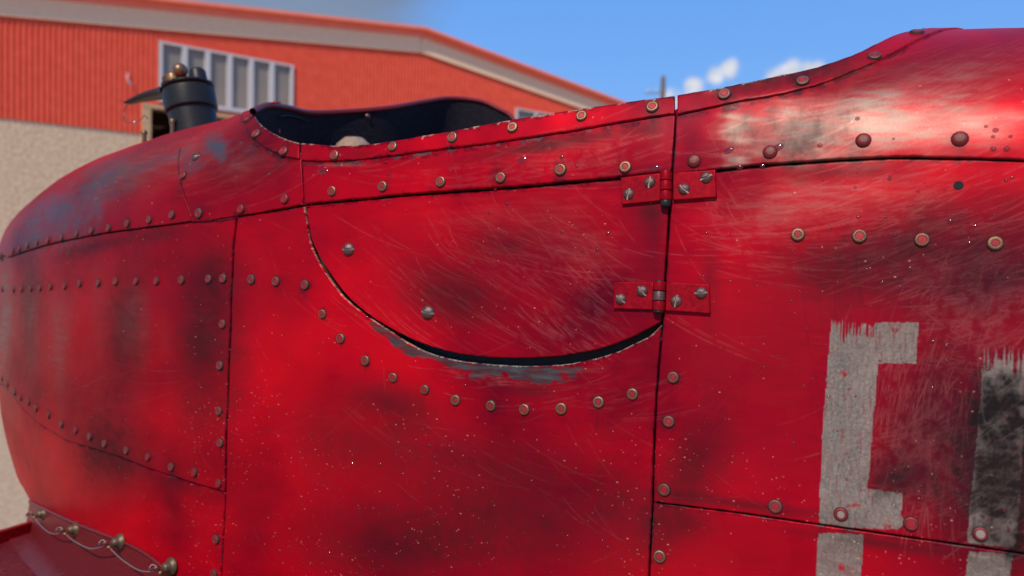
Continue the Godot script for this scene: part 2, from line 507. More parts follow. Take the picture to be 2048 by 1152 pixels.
func underside(c: Node3D, l: Dictionary) -> void:
	# dark inner skin a finger behind the outer sheets, and the far flank
	var inner := join([PackedVector2Array([Vector2(-2.15, 0.84), Vector2(-2.0, 0.79), Vector2(-1.7, 0.74), Vector2(-1.35, 0.66), Vector2(-1.1, 0.58), Vector2(0.58, 0.58)]), crown(0.58, 0.16), PackedVector2Array([Vector2(0.07, 1.59)]), rev(l.cowl_top), rev(l.bead_top), rev(l.tail_open), PackedVector2Array([Vector2(-1.0, 1.56)]), crown(-1.09, -2.15)])
	obj("inner_skin", sheet(inner, -0.02, 0.004, 0.002, 0.001, 0.03), M.liner, c)
	var far := obj("far_flank", mirrored(sheet(inner, 0.0, 0.0005, 0.003, 0.0015, 0.03)), M.paint, c)
	far.set_meta("label", "far side of the body")
	obj("far_inner_skin", mirrored(sheet(inner, -0.012, 0.002, 0.002, 0.001, 0.03)), M.liner, c)
	var st := begin()
	box(st, Vector3(-0.5, 0.62, 0.0), Vector3(1.7, 0.02, 0.84))
	obj("floor", st.commit(), M.liner, c)

func mirrored(m: ArrayMesh) -> ArrayMesh:
	var a := m.surface_get_arrays(0)
	var v: PackedVector3Array = a[Mesh.ARRAY_VERTEX]
	var n: PackedVector3Array = a[Mesh.ARRAY_NORMAL]
	for i in v.size():
		v[i].z = -v[i].z
		n[i].z = -n[i].z
	for i in range(0, v.size(), 3):
		var t := v[i]
		v[i] = v[i + 1]
		v[i + 1] = t
		t = n[i]
		n[i] = n[i + 1]
		n[i + 1] = t
	a[Mesh.ARRAY_VERTEX] = v
	a[Mesh.ARRAY_NORMAL] = n
	a[Mesh.ARRAY_TEX_UV] = null
	var r := ArrayMesh.new()
	r.add_surface_from_arrays(Mesh.PRIMITIVE_TRIANGLES, a)
	return r

# ---------------------------------------------------------------- rivets, screws, hinges, drops
func make_fittings() -> void:
	# centre, groove, ring, skirt of a rivet of radius 1; [materials] by kind
	var sets := [[M.rivet_red, M.groove, M.brass, M.steel], [M.rivet_red, M.red_worn, M.red_worn, M.groove], [M.chip, M.red_worn, M.red_worn, M.groove], [M.dull, M.red_worn, M.red_worn, M.groove]]
	for kind in 4:
		var variants := []
		for v in 3:
			var cen: float = [0.42, 0.48, 0.54][v]
			var high := 0.42
			var bands := [[Vector2(0.0, high - 0.02), Vector2(cen, high - 0.03)], [Vector2(cen, high - 0.03), Vector2(cen + 0.05, high - 0.09), Vector2(cen + 0.11, high - 0.02)], [Vector2(cen + 0.11, high - 0.02), Vector2(0.72, high), Vector2(0.86, high - 0.08)], [Vector2(0.86, high - 0.08), Vector2(0.97, high - 0.25), Vector2(1.0, -0.05)]]
			if kind == 3:
				bands = [[Vector2(0.0, 0.50), Vector2(0.45, 0.46)], [Vector2(0.45, 0.46), Vector2(0.68, 0.38)], [Vector2(0.68, 0.38), Vector2(0.86, 0.26), Vector2(0.95, 0.13)], [Vector2(0.95, 0.13), Vector2(1.0, -0.05)]]
			var m := ArrayMesh.new()
			for b in 4:
				var st := begin()
				revolve(st, bands[b], 14)
				st.set_material(sets[kind][b] if not (kind == 1 and b == 2 and v < 2) else M.dull)
				st.commit(m)
			variants.append(m)
		rivet_meshes.append(variants)
	var st := begin()
	revolve(st, [Vector2(0.0, 0.55), Vector2(0.45, 0.48), Vector2(0.8, 0.28), Vector2(1.0, 0.0)], 9)
	drop_mesh = st.commit()

func rivet(parent: Node3D, p: Vector2, out: float, radius: float, kind: int, name: String) -> void:
	var k := kind
	if name == "cowl_side" and (p.x > -0.02 and p.x < 0.0 or p.x > 0.1) and p.y < 1.05:
		k = 2
	var o := obj("rivet", rivet_meshes[k][rng.randi() % 3], null, parent)
	var t := facing(skin(p.x, p.y, out), normal_at(p.x, p.y), rng.randf() * TAU, Vector3(rng.randfn(), rng.randfn(), rng.randfn()) * 0.03)
	t.basis = t.basis * radius * rng.randf_range(0.95, 1.05)
	o.transform = t

func screw(parent: Node3D, x: float, v: float, out: float, radius: float, spin: float) -> void:
	var s := holder("screw", parent) if false else null
	# a domed head, cut by a slot: rows of the grid run along the slot so that its walls stand upright
	var n := 20
	var head := begin()
	var floor_ := begin()
	var rows := []
	for i in n + 1:
		rows.append(-1.0 + 2.0 * i / n)
	rows.append_array([-0.131, -0.13, 0.13, 0.131])
	rows.sort()
	var height := func(a: float, b: float) -> float:
		var d := a * a + b * b
		var h := 0.62 * sqrt(maxf(0.0, 1.0 - d * 0.985))
		if absf(b) < 0.1305:
			h = minf(h, 0.36)
		return h
	for i in rows.size() - 1:
		for j in n:
			var b0: float = rows[i]
			var b1: float = rows[i + 1]
			var a0 := -1.0 + 2.0 * j / n
			var a1 := -1.0 + 2.0 * (j + 1) / n
			var quad := []
			for e in [[a0, b0], [a1, b0], [a1, b1], [a0, b1]]:
				var q := Vector2(e[0], e[1])
				# square to disc, rows stay straight
				q.x *= sqrt(maxf(0.0, 1.0 - q.y * q.y))
				quad.append(Vector3(q.x, height.call(q.x, q.y), q.y))
			var st := floor_ if absf(b0 + b1) * 0.5 < 0.1305 else head
			for k in [0, 1, 2, 0, 2, 3]:
				var q: Vector3 = quad[k]
				var nn := Vector3(q.x, q.y * 1.7 + 0.15, q.z).normalized() if st == head else Vector3.UP
				if absf(b1 - b0) < 0.002:
					nn = Vector3(0, 0.3, -signf(b0)).normalized()
				st.set_normal(nn)
				st.add_vertex(q)
	var m := ArrayMesh.new()
	head.set_material(M.steel)
	head.commit(m)
	floor_.set_material(M.slot)
	floor_.commit(m)
	var o := obj("screw", m, null, parent)
	var t := facing(skin(x, v, out - 0.0004), normal_at(x, v), spin)
	t.basis = t.basis * radius
	o.transform = t

func hinge(c: Node3D, spots: PackedFloat32Array, screws: PackedFloat32Array, spins: Array, long_pin: bool) -> void:
	var h := holder("hinge", c)
	h.set_meta("label", "upper door hinge" if long_pin else "lower door hinge with a worn bare knuckle")
	var p := pts(spots)
	for side in 2:
		obj("leaf", sheet(p.slice(side * 4, side * 4 + 4), 0.0062, 0.0, 0.006, 0.0012, 0.008), M.red, h)
	var a := skin(p[8].x, p[8].y, 0.0065)
	var b := skin(p[9].x, p[9].y, 0.0065)
	var axis := (b - a)
	var long := axis.length()
	var at := facing(a, axis.normalized())
	var r := 0.0076
	for k in 3:
		var y0 := long * (k / 3.0 + 0.008)
		var y1 := long * ((k + 1) / 3.0 - 0.012)
		var st := begin()
		revolve(st, [Vector2(0.003, y1), Vector2(r - 0.001, y1), Vector2(r, y1 - 0.001), Vector2(r, y0 + 0.001), Vector2(r - 0.001, y0), Vector2(0.003, y0)], 18, at)
		obj("knuckle", st.commit(), M.steel if not long_pin and k == 1 else M.red, h)
	var st := begin()
	var tail := 0.006 if long_pin else 0.0015
	revolve(st, [Vector2(0.0, long + tail + 0.003), Vector2(0.004, long + tail + 0.002), Vector2(0.0066, long + tail), Vector2(0.0068, long), Vector2(0.0052, long), Vector2(0.0052, 0.0), Vector2(0.004, -0.0015), Vector2(0.0, -0.002)], 16, at)
	obj("pin", st.commit(), M.black, h)
	for i in 4:
		screw(h, screws[i * 2], screws[i * 2 + 1], 0.0062, 0.0073, spins[i])

func droplets(list: Array) -> void:
	var fields := {}
	for d in list:
		var places: Array = fields.get(d[0], [])
		var area: Rect2 = d[2]
		for i in int(d[3]):
			var p := area.position + area.size * Vector2(rng.randf(), rng.randf())
			var r := 0.0005 + 0.0013 * pow(rng.randf(), 3.5)
			var t := facing(skin(p.x, p.y, d[1]), normal_at(p.x, p.y), rng.randf() * TAU)
			t.basis = t.basis * Basis.from_scale(Vector3(r, r * rng.randf_range(0.6, 1.0), r * rng.randf_range(0.9, 1.5)))
			places.append(t)
		fields[d[0]] = places
	for parent in fields:
		var mm := MultiMesh.new()
		mm.transform_format = MultiMesh.TRANSFORM_3D
		mm.mesh = drop_mesh
		mm.instance_count = fields[parent].size()
		for i in mm.instance_count:
			mm.set_instance_transform(i, fields[parent][i])
		var o := MultiMeshInstance3D.new()
		o.name = "droplets"
		o.multimesh = mm
		o.material_override = M.drop
		o.set_meta("kind", "stuff")
		parent.add_child(o, true)

func big_drops(cowl_top: Node3D, cowl_side: Node3D, door: Node3D, strip: Node3D, deck: Node3D) -> void:
	for d in DROPS:
		var v: float = d[1]
		var parent := cowl_side
		var out := 0.0008
		if d[0] < -0.8:
			parent = deck
			out = 0.0034
		elif d[0] < -0.215:
			parent = strip if v > 1.385 else door
			out = 0.0032 if v > 1.385 else 0.0012
		elif v > 1.419:
			parent = cowl_top
			out = 0.0034
		var st := begin()
		var r: float = d[2]
		var flat := 0.5 if r < 0.0042 else 0.25
		revolve(st, [Vector2(0.0, flat), Vector2(0.5, flat * 0.88), Vector2(0.85, flat * 0.45), Vector2(1.0, -0.02)], 14)
		var o := obj("water_drop", st.commit(), M.drop, parent)
		var t := facing(skin(d[0], v, out), normal_at(d[0], v), rng.randf() * 0.6)
		t.basis = t.basis * Basis.from_scale(Vector3(r * (1.0 if r < 0.0042 else 1.5), r, r * 0.95))
		o.transform = t

# ---------------------------------------------------------------- cockpit
func cockpit(c: Node3D) -> void:
	# padded bulkhead behind the seats: a curved plate with a raised far shoulder
	var top := smooth_line([Vector3(-0.955, 1.553, 0.372), Vector3(-0.988, 1.580, 0.30), Vector3(-1.03, 1.598, 0.2), Vector3(-1.061, 1.610, 0.1), Vector3(-1.045, 1.630, 0.0), Vector3(-1.0, 1.655, -0.1), Vector3(-0.996, 1.700, -0.25), Vector3(-0.982, 1.728, -0.35), Vector3(-0.92, 1.726, -0.40), Vector3(-0.871, 1.704, -0.42), Vector3(-0.839, 1.682, -0.43), Vector3(-0.78, 1.60, -0.435), Vector3(-0.72, 1.52, -0.43)], 6)
	var st := begin()
	for i in top.size() - 1:
		for k in 10:
			var q := []
			for e in [[i, k], [i + 1, k], [i + 1, k + 1], [i, k + 1]]:
				var p: Vector3 = top[e[0]]
				var f: float = e[1] / 10.0
				var y := lerpf(p.y, 0.75, f)
				q.append(Vector3(p.x - 0.03 * sin(f * PI) + 0.05 * f, y, p.z))
			for m in [0, 2, 1, 0, 3, 2]:
				st.add_vertex(q[m])
	st.generate_normals()
	obj("bulkhead_padding", st.commit(), M.hide, c)
	st = begin()
	tube(st, top, 0.006, 8)
	obj("bulkhead_rim", st.commit(), M.red_worn, c)
	for p in [Vector3(-1.018, 1.627, -0.044), Vector3(-1.008, 1.640, -0.163)]:
		st = begin()
		revolve(st, [Vector2(0.0, 0.004), Vector2(0.004, 0.0035), Vector2(0.006, 0.0)], 12, facing(p, Vector3(1, 0, 0.3).normalized()))
		obj("bolt", st.commit(), M.steel, c)
	st = begin()
	revolve(st, [Vector2(0.0, 0.05), Vector2(0.02, 0.047), Vector2(0.036, 0.033), Vector2(0.044, 0.012), Vector2(0.046, -0.02), Vector2(0.034, -0.05), Vector2(0.0, -0.06)], 24, Transform3D(Basis.IDENTITY, Vector3(-1.0, 1.518, 0.03)))
	obj("headrest_pad", st.commit(), M.tan, c)
	st = begin()
	box(st, Vector3(-0.985, 1.19, 0.03), Vector3(0.09, 0.56, 0.5))
	obj("seat_back", st.commit(), M.hide, c)

# ---------------------------------------------------------------- filler neck on the tail
func filler(c: Node3D) -> void:
	var f := holder("filler_neck", c)
	f.set_meta("label", "black filler neck with brass tap and cap lever")
	var axis := Vector3(-0.24, 0.97, 0.0).normalized()
	var at := Transform3D()
	at.origin = Vector3(-1.482, 1.519, 0.0)
	at.basis = Basis(Vector3(axis.y, -axis.x, 0) * 0.9, axis, Vector3(0, 0, 0.9))
	var st := begin()
	revolve(st, [Vector2(0.062, 0.150), Vector2(0.062, 0.06), Vector2(0.064, -0.10)], 40, at)
	obj("neck", st.commit(), M.black, f)
	st = begin()
	revolve(st, [Vector2(0.060, 0.203), Vector2(0.067, 0.201), Vector2(0.069, 0.196), Vector2(0.069, 0.152), Vector2(0.067, 0.147), Vector2(0.058, 0.147)], 40, at)
	obj("collar", st.commit(), M.black, f)
	st = begin()
	revolve(st, [Vector2(0.0, 0.221), Vector2(0.05, 0.219), Vector2(0.062, 0.216), Vector2(0.069, 0.212), Vector2(0.070, 0.207), Vector2(0.060, 0.203)], 40, at)
	obj("cap", st.commit(), M.black, f)
	# flat lever that runs out towards the tail
	st = begin()
	var tip := Vector3(-1.752, 1.700, 0.0)
	var root := at * Vector3(-0.045, 0.207, 0.0)
	var dir := (tip - root).normalized()
	var up := Vector3(-dir.y, dir.x, 0.0) * -1.0
	if up.y < 0.0:
		up = -up
	for i in 8:
		var q := []
		for e in [i, i + 1]:
			var t: float = e / 8.0
			var mid := root.lerp(tip, t) + up * 0.006 * sin(t * PI)
			var half := lerpf(0.05, 0.009, pow(t, 0.7))
			var th := lerpf(0.007, 0.0025, t)
			q.append([mid + Vector3(0, 0, half) - up * th, mid + Vector3(0, 0, half) + up * th, mid - Vector3(0, 0, half) + up * th, mid - Vector3(0, 0, half) - up * th])
		for k in 4:
			var j := (k + 1) % 4
			for v in [q[0][k], q[0][j], q[1][j], q[0][k], q[1][j], q[1][k]]:
				st.add_vertex(v)
	st.generate_normals()
	obj("lever", st.commit(), M.black, f)
	# knurled brass cap, ball handle and stub
	st = begin()
	var knob := at * Transform3D(Basis.IDENTITY, Vector3(-0.022, 0.219, 0.02))
	revolve(st, [Vector2(0.0, 0.024), Vector2(0.028, 0.023), Vector2(0.031, 0.019), Vector2(0.031, 0.006), Vector2(0.037, 0.004), Vector2(0.037, 0.0), Vector2(0.0, -0.001)], 28, knob)
	obj("brass_cap", st.commit(), M.brass, f)
	for k in 28:
		st = begin()
		var a := TAU * k / 28.0
		box(st, knob * Vector3(0.0315 * cos(a), 0.0125, 0.0315 * sin(a)), Vector3(0.0025, 0.012, 0.003), knob.basis * Basis(Vector3.UP, -a))
		if k % 4 == 0:
			pass
		obj("knurl", st.commit(), M.brass, f)
	st = begin()
	var ball := Vector3(-1.508, 1.752, 0.045)
	revolve(st, arc_profile(0.0175), 24, Transform3D(Basis.IDENTITY, ball))
	obj("ball_handle", st.commit(), M.brass, f)
	st = begin()
	tube(st, PackedVector3Array([ball, at * Vector3(0.005, 0.215, 0.0)]), 0.007, 10)
	revolve(st, [Vector2(0.0, 0.034), Vector2(0.017, 0.032), Vector2(0.022, 0.026), Vector2(0.024, 0.0)], 20, at * Transform3D(Basis.IDENTITY, Vector3(0.034, 0.217, -0.01)))
	obj("stub", st.commit(), M.black, f)
	st = begin()
	tube(st, smooth_line([tip, Vector3(-1.763, 1.676, 0.0), Vector3(-1.745, 1.650, 0.01), Vector3(-1.703, 1.643, 0.015), Vector3(-1.66, 1.648, 0.03), Vector3(-1.63, 1.652, 0.045), Vector3(-1.612, 1.640, 0.05)]), 0.0011)
	obj("lanyard", st.commit(), M.steel, f)
	st = begin()
	revolve(st, arc_profile(0.004), 10, Transform3D(Basis.IDENTITY, tip))
	revolve(st, arc_profile(0.004), 10, Transform3D(Basis.IDENTITY, Vector3(-1.703, 1.643, 0.015)))
	obj("lanyard_ferrule", st.commit(), M.bright, f)
	for p in [Vector3(-1.512, 1.612, 0.062), Vector3(-1.612, 1.590, 0.06)]:
		st = begin()
		revolve(st, [Vector2(0.0, 0.022), Vector2(0.006, 0.02), Vector2(0.008, 0.013), Vector2(0.005, 0.010), Vector2(0.007, -0.05)], 12, Transform3D(Basis.IDENTITY, p))
		obj("brass_stud", st.commit(), M.brass, f)

func arc_profile(r: float) -> Array:
	var a := []
	for i in 11:
		var t := PI * i / 10.0
		a.append(Vector2(r * sin(t), r * cos(t)))
	return a

# ---------------------------------------------------------------- tray and fasteners along the foot of the tail
func tray(c: Node3D) -> void:
	var foot := pts(LINES.crease)
	foot = densify(foot, 0.02)
	foot = foot.slice(0, foot.size() - int(foot.size() * 0.0))
	var line := pts(LINES.crease)
	# upright flange below the crease
	var st := begin()
	var path := PackedVector3Array()
	for p in line:
		path.append(surface(p.x, p.y) + normal_at(p.x, p.y) * 0.001)
	var deck := 0.66
	for i in path.size() - 1:
		var a := path[i]
		var b := path[i + 1]
		var quad := [a, b, Vector3(b.x, deck - 0.02, b.z + 0.012), Vector3(a.x, deck - 0.02, a.z + 0.012)]
		for k in [0, 1, 2, 0, 2, 3]:
			st.add_vertex(quad[k])
	st.generate_normals()
	obj("flange", st.commit(), M.red_worn, c)
	st = begin()
	tube(st, path, 0.0035, 8)
	obj("flange_bead", st.commit(), M.red_worn, c)
	# the flat tray, its raised end and a lap line
	st = begin()
	box(st, Vector3(-1.05, deck - 0.006, 0.52), Vector3(1.30, 0.012, 0.62))
	obj("tray_plate", st.commit(), M.red_tray, c)
	st = begin()
	box(st, Vector3(-1.705, deck + 0.006, 0.52), Vector3(0.014, 0.04, 0.62))
	obj("tray_end", st.commit(), M.red, c)
	st = begin()
	for i in path.size() - 1:
		var a := path[i]
		var b := path[i + 1]
		var quad := [Vector3(a.x, deck + 0.003, a.z + 0.006), Vector3(b.x, deck + 0.003, b.z + 0.006), Vector3(b.x, deck + 0.003, b.z + 0.055), Vector3(a.x, deck + 0.003, a.z + 0.055)]
		for k in [0, 1, 2, 0, 2, 3]:
			st.add_vertex(quad[k])
		quad = [quad[3], quad[2], quad[2] - Vector3(0, 0.004, 0), quad[3] - Vector3(0, 0.004, 0)]
		for k in [0, 1, 2, 0, 2, 3]:
			st.add_vertex(quad[k])
	st.generate_normals()
	obj("tray_strip", st.commit(), M.red_tray, c)
	var wet := []
	for i in 46:
		var t := Transform3D(Basis.from_scale(Vector3(rng.randf_range(0.006, 0.02), rng.randf_range(0.0008, 0.0014), rng.randf_range(0.003, 0.006))).rotated(Vector3.UP, rng.randfn(0.5, 0.3)), Vector3(rng.randf_range(-1.68, -1.2), deck + 0.0001, 0.0))
		t.origin.z = rng.randf_range(0.30, 0.5)
		wet.append(t)
	var mm := MultiMesh.new()
	mm.transform_format = MultiMesh.TRANSFORM_3D
	mm.mesh = drop_mesh
	mm.instance_count = wet.size()
	for i in wet.size():
		mm.set_instance_transform(i, wet[i])
	var o := MultiMeshInstance3D.new()
	o.name = "tray_puddles"
	o.multimesh = mm
	o.material_override = M.drop
	o.set_meta("kind", "stuff")
	c.add_child(o, true)
	var spots := pts(SPOTS.fasteners)
	var ends := []
	for p in spots:
		var n := normal_at(p.x, p.y)
		n = (Vector3(n.x, 0.12, n.z)).normalized()
		var base := surface(p.x, p.y) + n * 0.002
		var f := holder("fastener", c)
		st = begin()
		revolve(st, [Vector2(0.0, 0.017), Vector2(0.005, 0.016), Vector2(0.008, 0.013), Vector2(0.009, 0.008), Vector2(0.011, 0.005), Vector2(0.014, 0.003), Vector2(0.015, 0.0)], 20, facing(base, n))
		obj("cup", st.commit(), M.old_brass, f)
		var head := base + n * 0.019
		st = begin()
		var loop := []
		for i in 13:
			var t := TAU * i / 12.0
			loop.append(head + Vector3(-0.011 + 0.010 * cos(t), 0.003 * sin(2.0 * t), 0.004 + 0.005 * sin(t)))
		tube(st, smooth_line(loop, 3), 0.0016, 6)
		obj("clip", st.commit(), M.steel, f)
		st = begin()
		revolve(st, arc_profile(0.0042), 10, Transform3D(Basis.IDENTITY, head + Vector3(0.004, -0.005, 0.004)))
		obj("ferrule", st.commit(), M.brass, f)
		ends.append(head + Vector3(0.004, -0.005, 0.004))
	for i in ends.size() - 1:
		st = begin()
		var a: Vector3 = ends[i]
		var b: Vector3 = ends[i + 1]
		tube(st, smooth_line([a, a.lerp(b, 0.3) + Vector3(0, -0.007, 0.004), a.lerp(b, 0.65) + Vector3(0, -0.010, 0.005), b + Vector3(-0.012, 0, 0)], 8), 0.0012, 6)
		obj("safety_wire", st.commit(), M.wire, c)
# ---------------------------------------------------------------- body surface: (x along the car, v up the section) -> point
const LS := 0.30
const X_LEFT := -2.2
const X_RIGHT := 0.62
const V_LOW := 0.55
const V_HIGH := 1.75
const TEX_W := 2048
const TEX_H := 1024

func table(xs: PackedFloat32Array, ys: PackedFloat32Array, at: float) -> float:
	var n := xs.size()
	var x := clampf(at, xs[0], xs[n - 1])
	var i := 0
	while i < n - 2 and x >= xs[i + 1]:
		i += 1
	var h := xs[i + 1] - xs[i]
	var t := (x - xs[i]) / h
	var m0 := slope(xs, ys, i)
	var m1 := slope(xs, ys, i + 1)
	return (2.0 * t * t * t - 3.0 * t * t + 1.0) * ys[i] + (t * t * t - 2.0 * t * t + t) * h * m0 + (-2.0 * t * t * t + 3.0 * t * t) * ys[i + 1] + (t * t * t - t * t) * h * m1

func slope(xs: PackedFloat32Array, ys: PackedFloat32Array, i: int) -> float:
	if i == 0:
		return (ys[1] - ys[0]) / (xs[1] - xs[0])
	if i == xs.size() - 1:
		return (ys[i] - ys[i - 1]) / (xs[i] - xs[i - 1])
	var a := xs[i] - xs[i - 1]
	var b := xs[i + 1] - xs[i]
	return (a * a * ys[i + 1] + (b * b - a * a) * ys[i] - b * b * ys[i - 1]) / (a * b * (a + b))

var HX := PackedFloat32Array([-2.6, -2.2, -1.9, -1.6, -1.3, -1.05, -0.8, -0.45, -0.2, 0.0, 0.2, 0.5])
var HY := PackedFloat32Array([1.31, 1.388, 1.468, 1.547, 1.59, 1.62, 1.68, 1.74, 1.72, 1.655, 1.63, 1.63])
var YX := PackedFloat32Array([-2.6, -2.0, -1.5, -0.925, -0.3, 0.1, 0.5])
var YY := PackedFloat32Array([1.14, 1.24, 1.32, 1.37, 1.40, 1.42, 1.42])
var LX := PackedFloat32Array([-2.2, -1.5, -0.925, -0.215, 0.3])
var LY := PackedFloat32Array([0.0, 0.01, 0.045, 0.127, 0.135])

var table_h := PackedFloat32Array()
var table_s := PackedFloat32Array()
var table_l := PackedFloat32Array()

func bake_tables() -> void:
	for i in 601:
		var x := -2.3 + i * 0.005
		table_h.append(table(HX, HY, x))
		table_s.append(table(YX, YY, x))
		table_l.append(table(LX, LY, x))

func baked(t: PackedFloat32Array, x: float) -> float:
	var f := clampf((x + 2.3) / 0.005, 0.0, 599.0)
	var i := int(f)
	return lerpf(t[i], t[i + 1], f - i)

func surface(x: float, v: float) -> Vector3:
	var ys := baked(table_s, x)
	var h := baked(table_h, x)
	var s := maxf(0.0, -0.9 - x)
	var e := maxf(0.0, s - 0.95)
	var w := maxf(0.02, 0.45 - 0.24 * s * s + 0.025 * s * s * s - 0.5 * e * e)
	var y := v
	var f := 1.0
	if v > ys:
		var sn := sin(clampf((v - ys) / LS, 0.0, 1.0) * PI / 2.0)
		y = ys + (h - ys) * sn
		f = pow(maxf(0.0, 1.0 - pow(sn, 2.3)), 1.0 / 2.3)
	var low := maxf(0.0, 1.02 - y)
	var z := w - baked(table_l, x) * (y - 1.29) - 0.55 * minf(s, 1.4) * low * low
	return Vector3(x, y, maxf(z, 0.02) * f)

func top_v(x: float) -> float:
	return baked(table_s, x) + LS

func normal_at(x: float, v: float) -> Vector3:
	var e := 0.0015
	var vv := minf(v, top_v(x) - 0.012)
	var a := surface(x + e, vv) - surface(x - e, vv)
	var b := surface(x, vv + e) - surface(x, vv - e)
	return a.cross(b).normalized()

var dent := FastNoiseLite.new()
func skin(x: float, v: float, out: float) -> Vector3:
	return surface(x, v) + normal_at(x, v) * (out + 0.0016 * dent.get_noise_2d(x, v))

func tex_u(x: float) -> float:
	return 1.0 - log((1.6 - x) / (1.6 - X_RIGHT)) / log((1.6 - X_LEFT) / (1.6 - X_RIGHT))

func x_of_u(u: float) -> float:
	return 1.6 - (1.6 - X_RIGHT) * pow((1.6 - X_LEFT) / (1.6 - X_RIGHT), 1.0 - u)

func tex_v(v: float) -> float:
	return 1.0 - (v - V_LOW) / (V_HIGH - V_LOW)

# ---------------------------------------------------------------- sheet metal cut along traced seams
func pts(a) -> PackedVector2Array:
	var r := PackedVector2Array()
	for i in range(0, a.size(), 2):
		r.append(Vector2(a[i], a[i + 1]))
	return r

func rev(a: PackedVector2Array) -> PackedVector2Array:
	var r := a.duplicate()
	r.reverse()
	return r

func below(a: PackedVector2Array, v: float) -> PackedVector2Array:   # the part of a seam that lies under a height
	var r := PackedVector2Array()
	for p in a:
		if p.y < v:
			r.append(p)
	return r

func between(a: PackedVector2Array, low: float, high: float) -> PackedVector2Array:
	var r := PackedVector2Array()
	for p in a:
		if p.y > low and p.y < high:
			r.append(p)
	return r

func crown(x0: float, x1: float) -> PackedVector2Array:   # along the centre line of the top
	var r := PackedVector2Array()
	for i in 25:
		var x := lerpf(x0, x1, i / 24.0)
		r.append(Vector2(x, top_v(x) - 0.0005))
	return r

func densify(a: PackedVector2Array, step: float, closed := true) -> PackedVector2Array:
	var r := PackedVector2Array()
	for i in (a.size() if closed else a.size() - 1):
		var p := a[i]
		var q := a[(i + 1) % a.size()]
		var n := maxi(1, int(ceil(p.distance_to(q) / step)))
		for k in n:
			r.append(p.lerp(q, float(k) / n))
	return r

func tidy(a: PackedVector2Array) -> PackedVector2Array:
	var r := PackedVector2Array()
	for p in a:
		if r.is_empty() or r[r.size() - 1].distance_to(p) > 0.0006:
			r.append(p)
	while r.size() > 3 and r[0].distance_to(r[r.size() - 1]) < 0.0006:
		r.remove_at(r.size() - 1)
	if Geometry2D.is_polygon_clockwise(r):
		r.reverse()
	return r

func inset(a: PackedVector2Array, d: float) -> PackedVector2Array:
	var r := PackedVector2Array()
	var n := a.size()
	for i in n:
		var e1 := (a[i] - a[(i + n - 1) % n]).normalized()
		var e2 := (a[(i + 1) % n] - a[i]).normalized()
		var n1 := Vector2(-e1.y, e1.x)
		var n2 := Vector2(-e2.y, e2.x)
		var b := (n1 + n2).normalized()
		var k := 1.0 / maxf(0.5, b.dot(n1))
		r.append(a[i] + b * d * k)
	return r

var rough_edge := FastNoiseLite.new()

# One sheet: its face, a rolled edge and the edge's thickness. Outline in (x, v); the sign of its turn does not matter.
func sheet(outline: PackedVector2Array, out: float, gap := 0.0007, thick := 0.004, roll := 0.0016, cell := 0.014) -> ArrayMesh:
	var line := densify(tidy(outline), 0.007)
	var edge := inset(line, gap)
	for i in edge.size():
		var q := edge[i]
		edge[i] = q + (line[i] - q).normalized() * -0.0005 * rough_edge.get_noise_2d(q.x, q.y)
	var face := inset(edge, roll)
	var st := SurfaceTool.new()
	st.begin(Mesh.PRIMITIVE_TRIANGLES)
	var lo := face[0]
	var hi := face[0]
	for p in face:
		lo = lo.min(p)
		hi = hi.max(p)
	var nx := int(ceil((hi.x - lo.x) / cell)) + 1
	var ny := int(ceil((hi.y - lo.y) / cell)) + 1
	var touched := {}
	for i in face.size():
		var p := face[i]
		var q := face[(i + 1) % face.size()]
		for k in 5:
			var m := p.lerp(q, k / 5.0)
			var cx := int((m.x - lo.x) / cell)
			var cy := int((m.y - lo.y) / cell)
			for ox in [-1, 0, 1]:
				for oy in [-1, 0, 1]:
					touched[Vector2i(cx + ox, cy + oy)] = true
	for i in nx:
		for j in ny:
			var a := lo + Vector2(i, j) * cell
			var square := PackedVector2Array([a, a + Vector2(cell, 0), a + Vector2(cell, cell), a + Vector2(0, cell)])
			if touched.has(Vector2i(i, j)):
				for piece in Geometry2D.intersect_polygons(face, square):
					if Geometry2D.is_polygon_clockwise(piece):
						continue
					var tri := Geometry2D.triangulate_polygon(piece)
					for k in range(0, tri.size(), 3):
						for m in [0, 2, 1]:
							put(st, piece[tri[k + m]], out, Vector3.ZERO)
			elif Geometry2D.is_point_in_polygon(a + Vector2(cell, cell) * 0.5, face):
				for k in [0, 2, 1, 0, 3, 2]:
					put(st, square[k], out, Vector3.ZERO)
	var n := face.size()
	var rows := [face, face, edge, edge]
	var deep := [out, out, out - roll * 0.7, out - thick]
	for i in n:
		var j := (i + 1) % n
		var outward_i := side_dir(edge, i)
		var outward_j := side_dir(edge, j)
		for k in [1, 2]:
			var ti := [Vector3.ZERO, Vector3.ZERO, outward_i, outward_i]
			var tj := [Vector3.ZERO, Vector3.ZERO, outward_j, outward_j]
			var quad := [[rows[k][i], deep[k], ti[k]], [rows[k][j], deep[k], tj[k]], [rows[k + 1][j], deep[k + 1], tj[k + 1]], [rows[k + 1][i], deep[k + 1], ti[k + 1]]]
			for c in [0, 1, 2, 0, 2, 3]:
				put(st, quad[c][0], quad[c][1], quad[c][2])
	return st.commit()

func side_dir(a: PackedVector2Array, i: int) -> Vector3:
	var n := a.size()
	var t := surface(a[(i + 1) % n].x, a[(i + 1) % n].y) - surface(a[(i + n - 1) % n].x, a[(i + n - 1) % n].y)
	return t.cross(normal_at(a[i].x, a[i].y)).normalized()

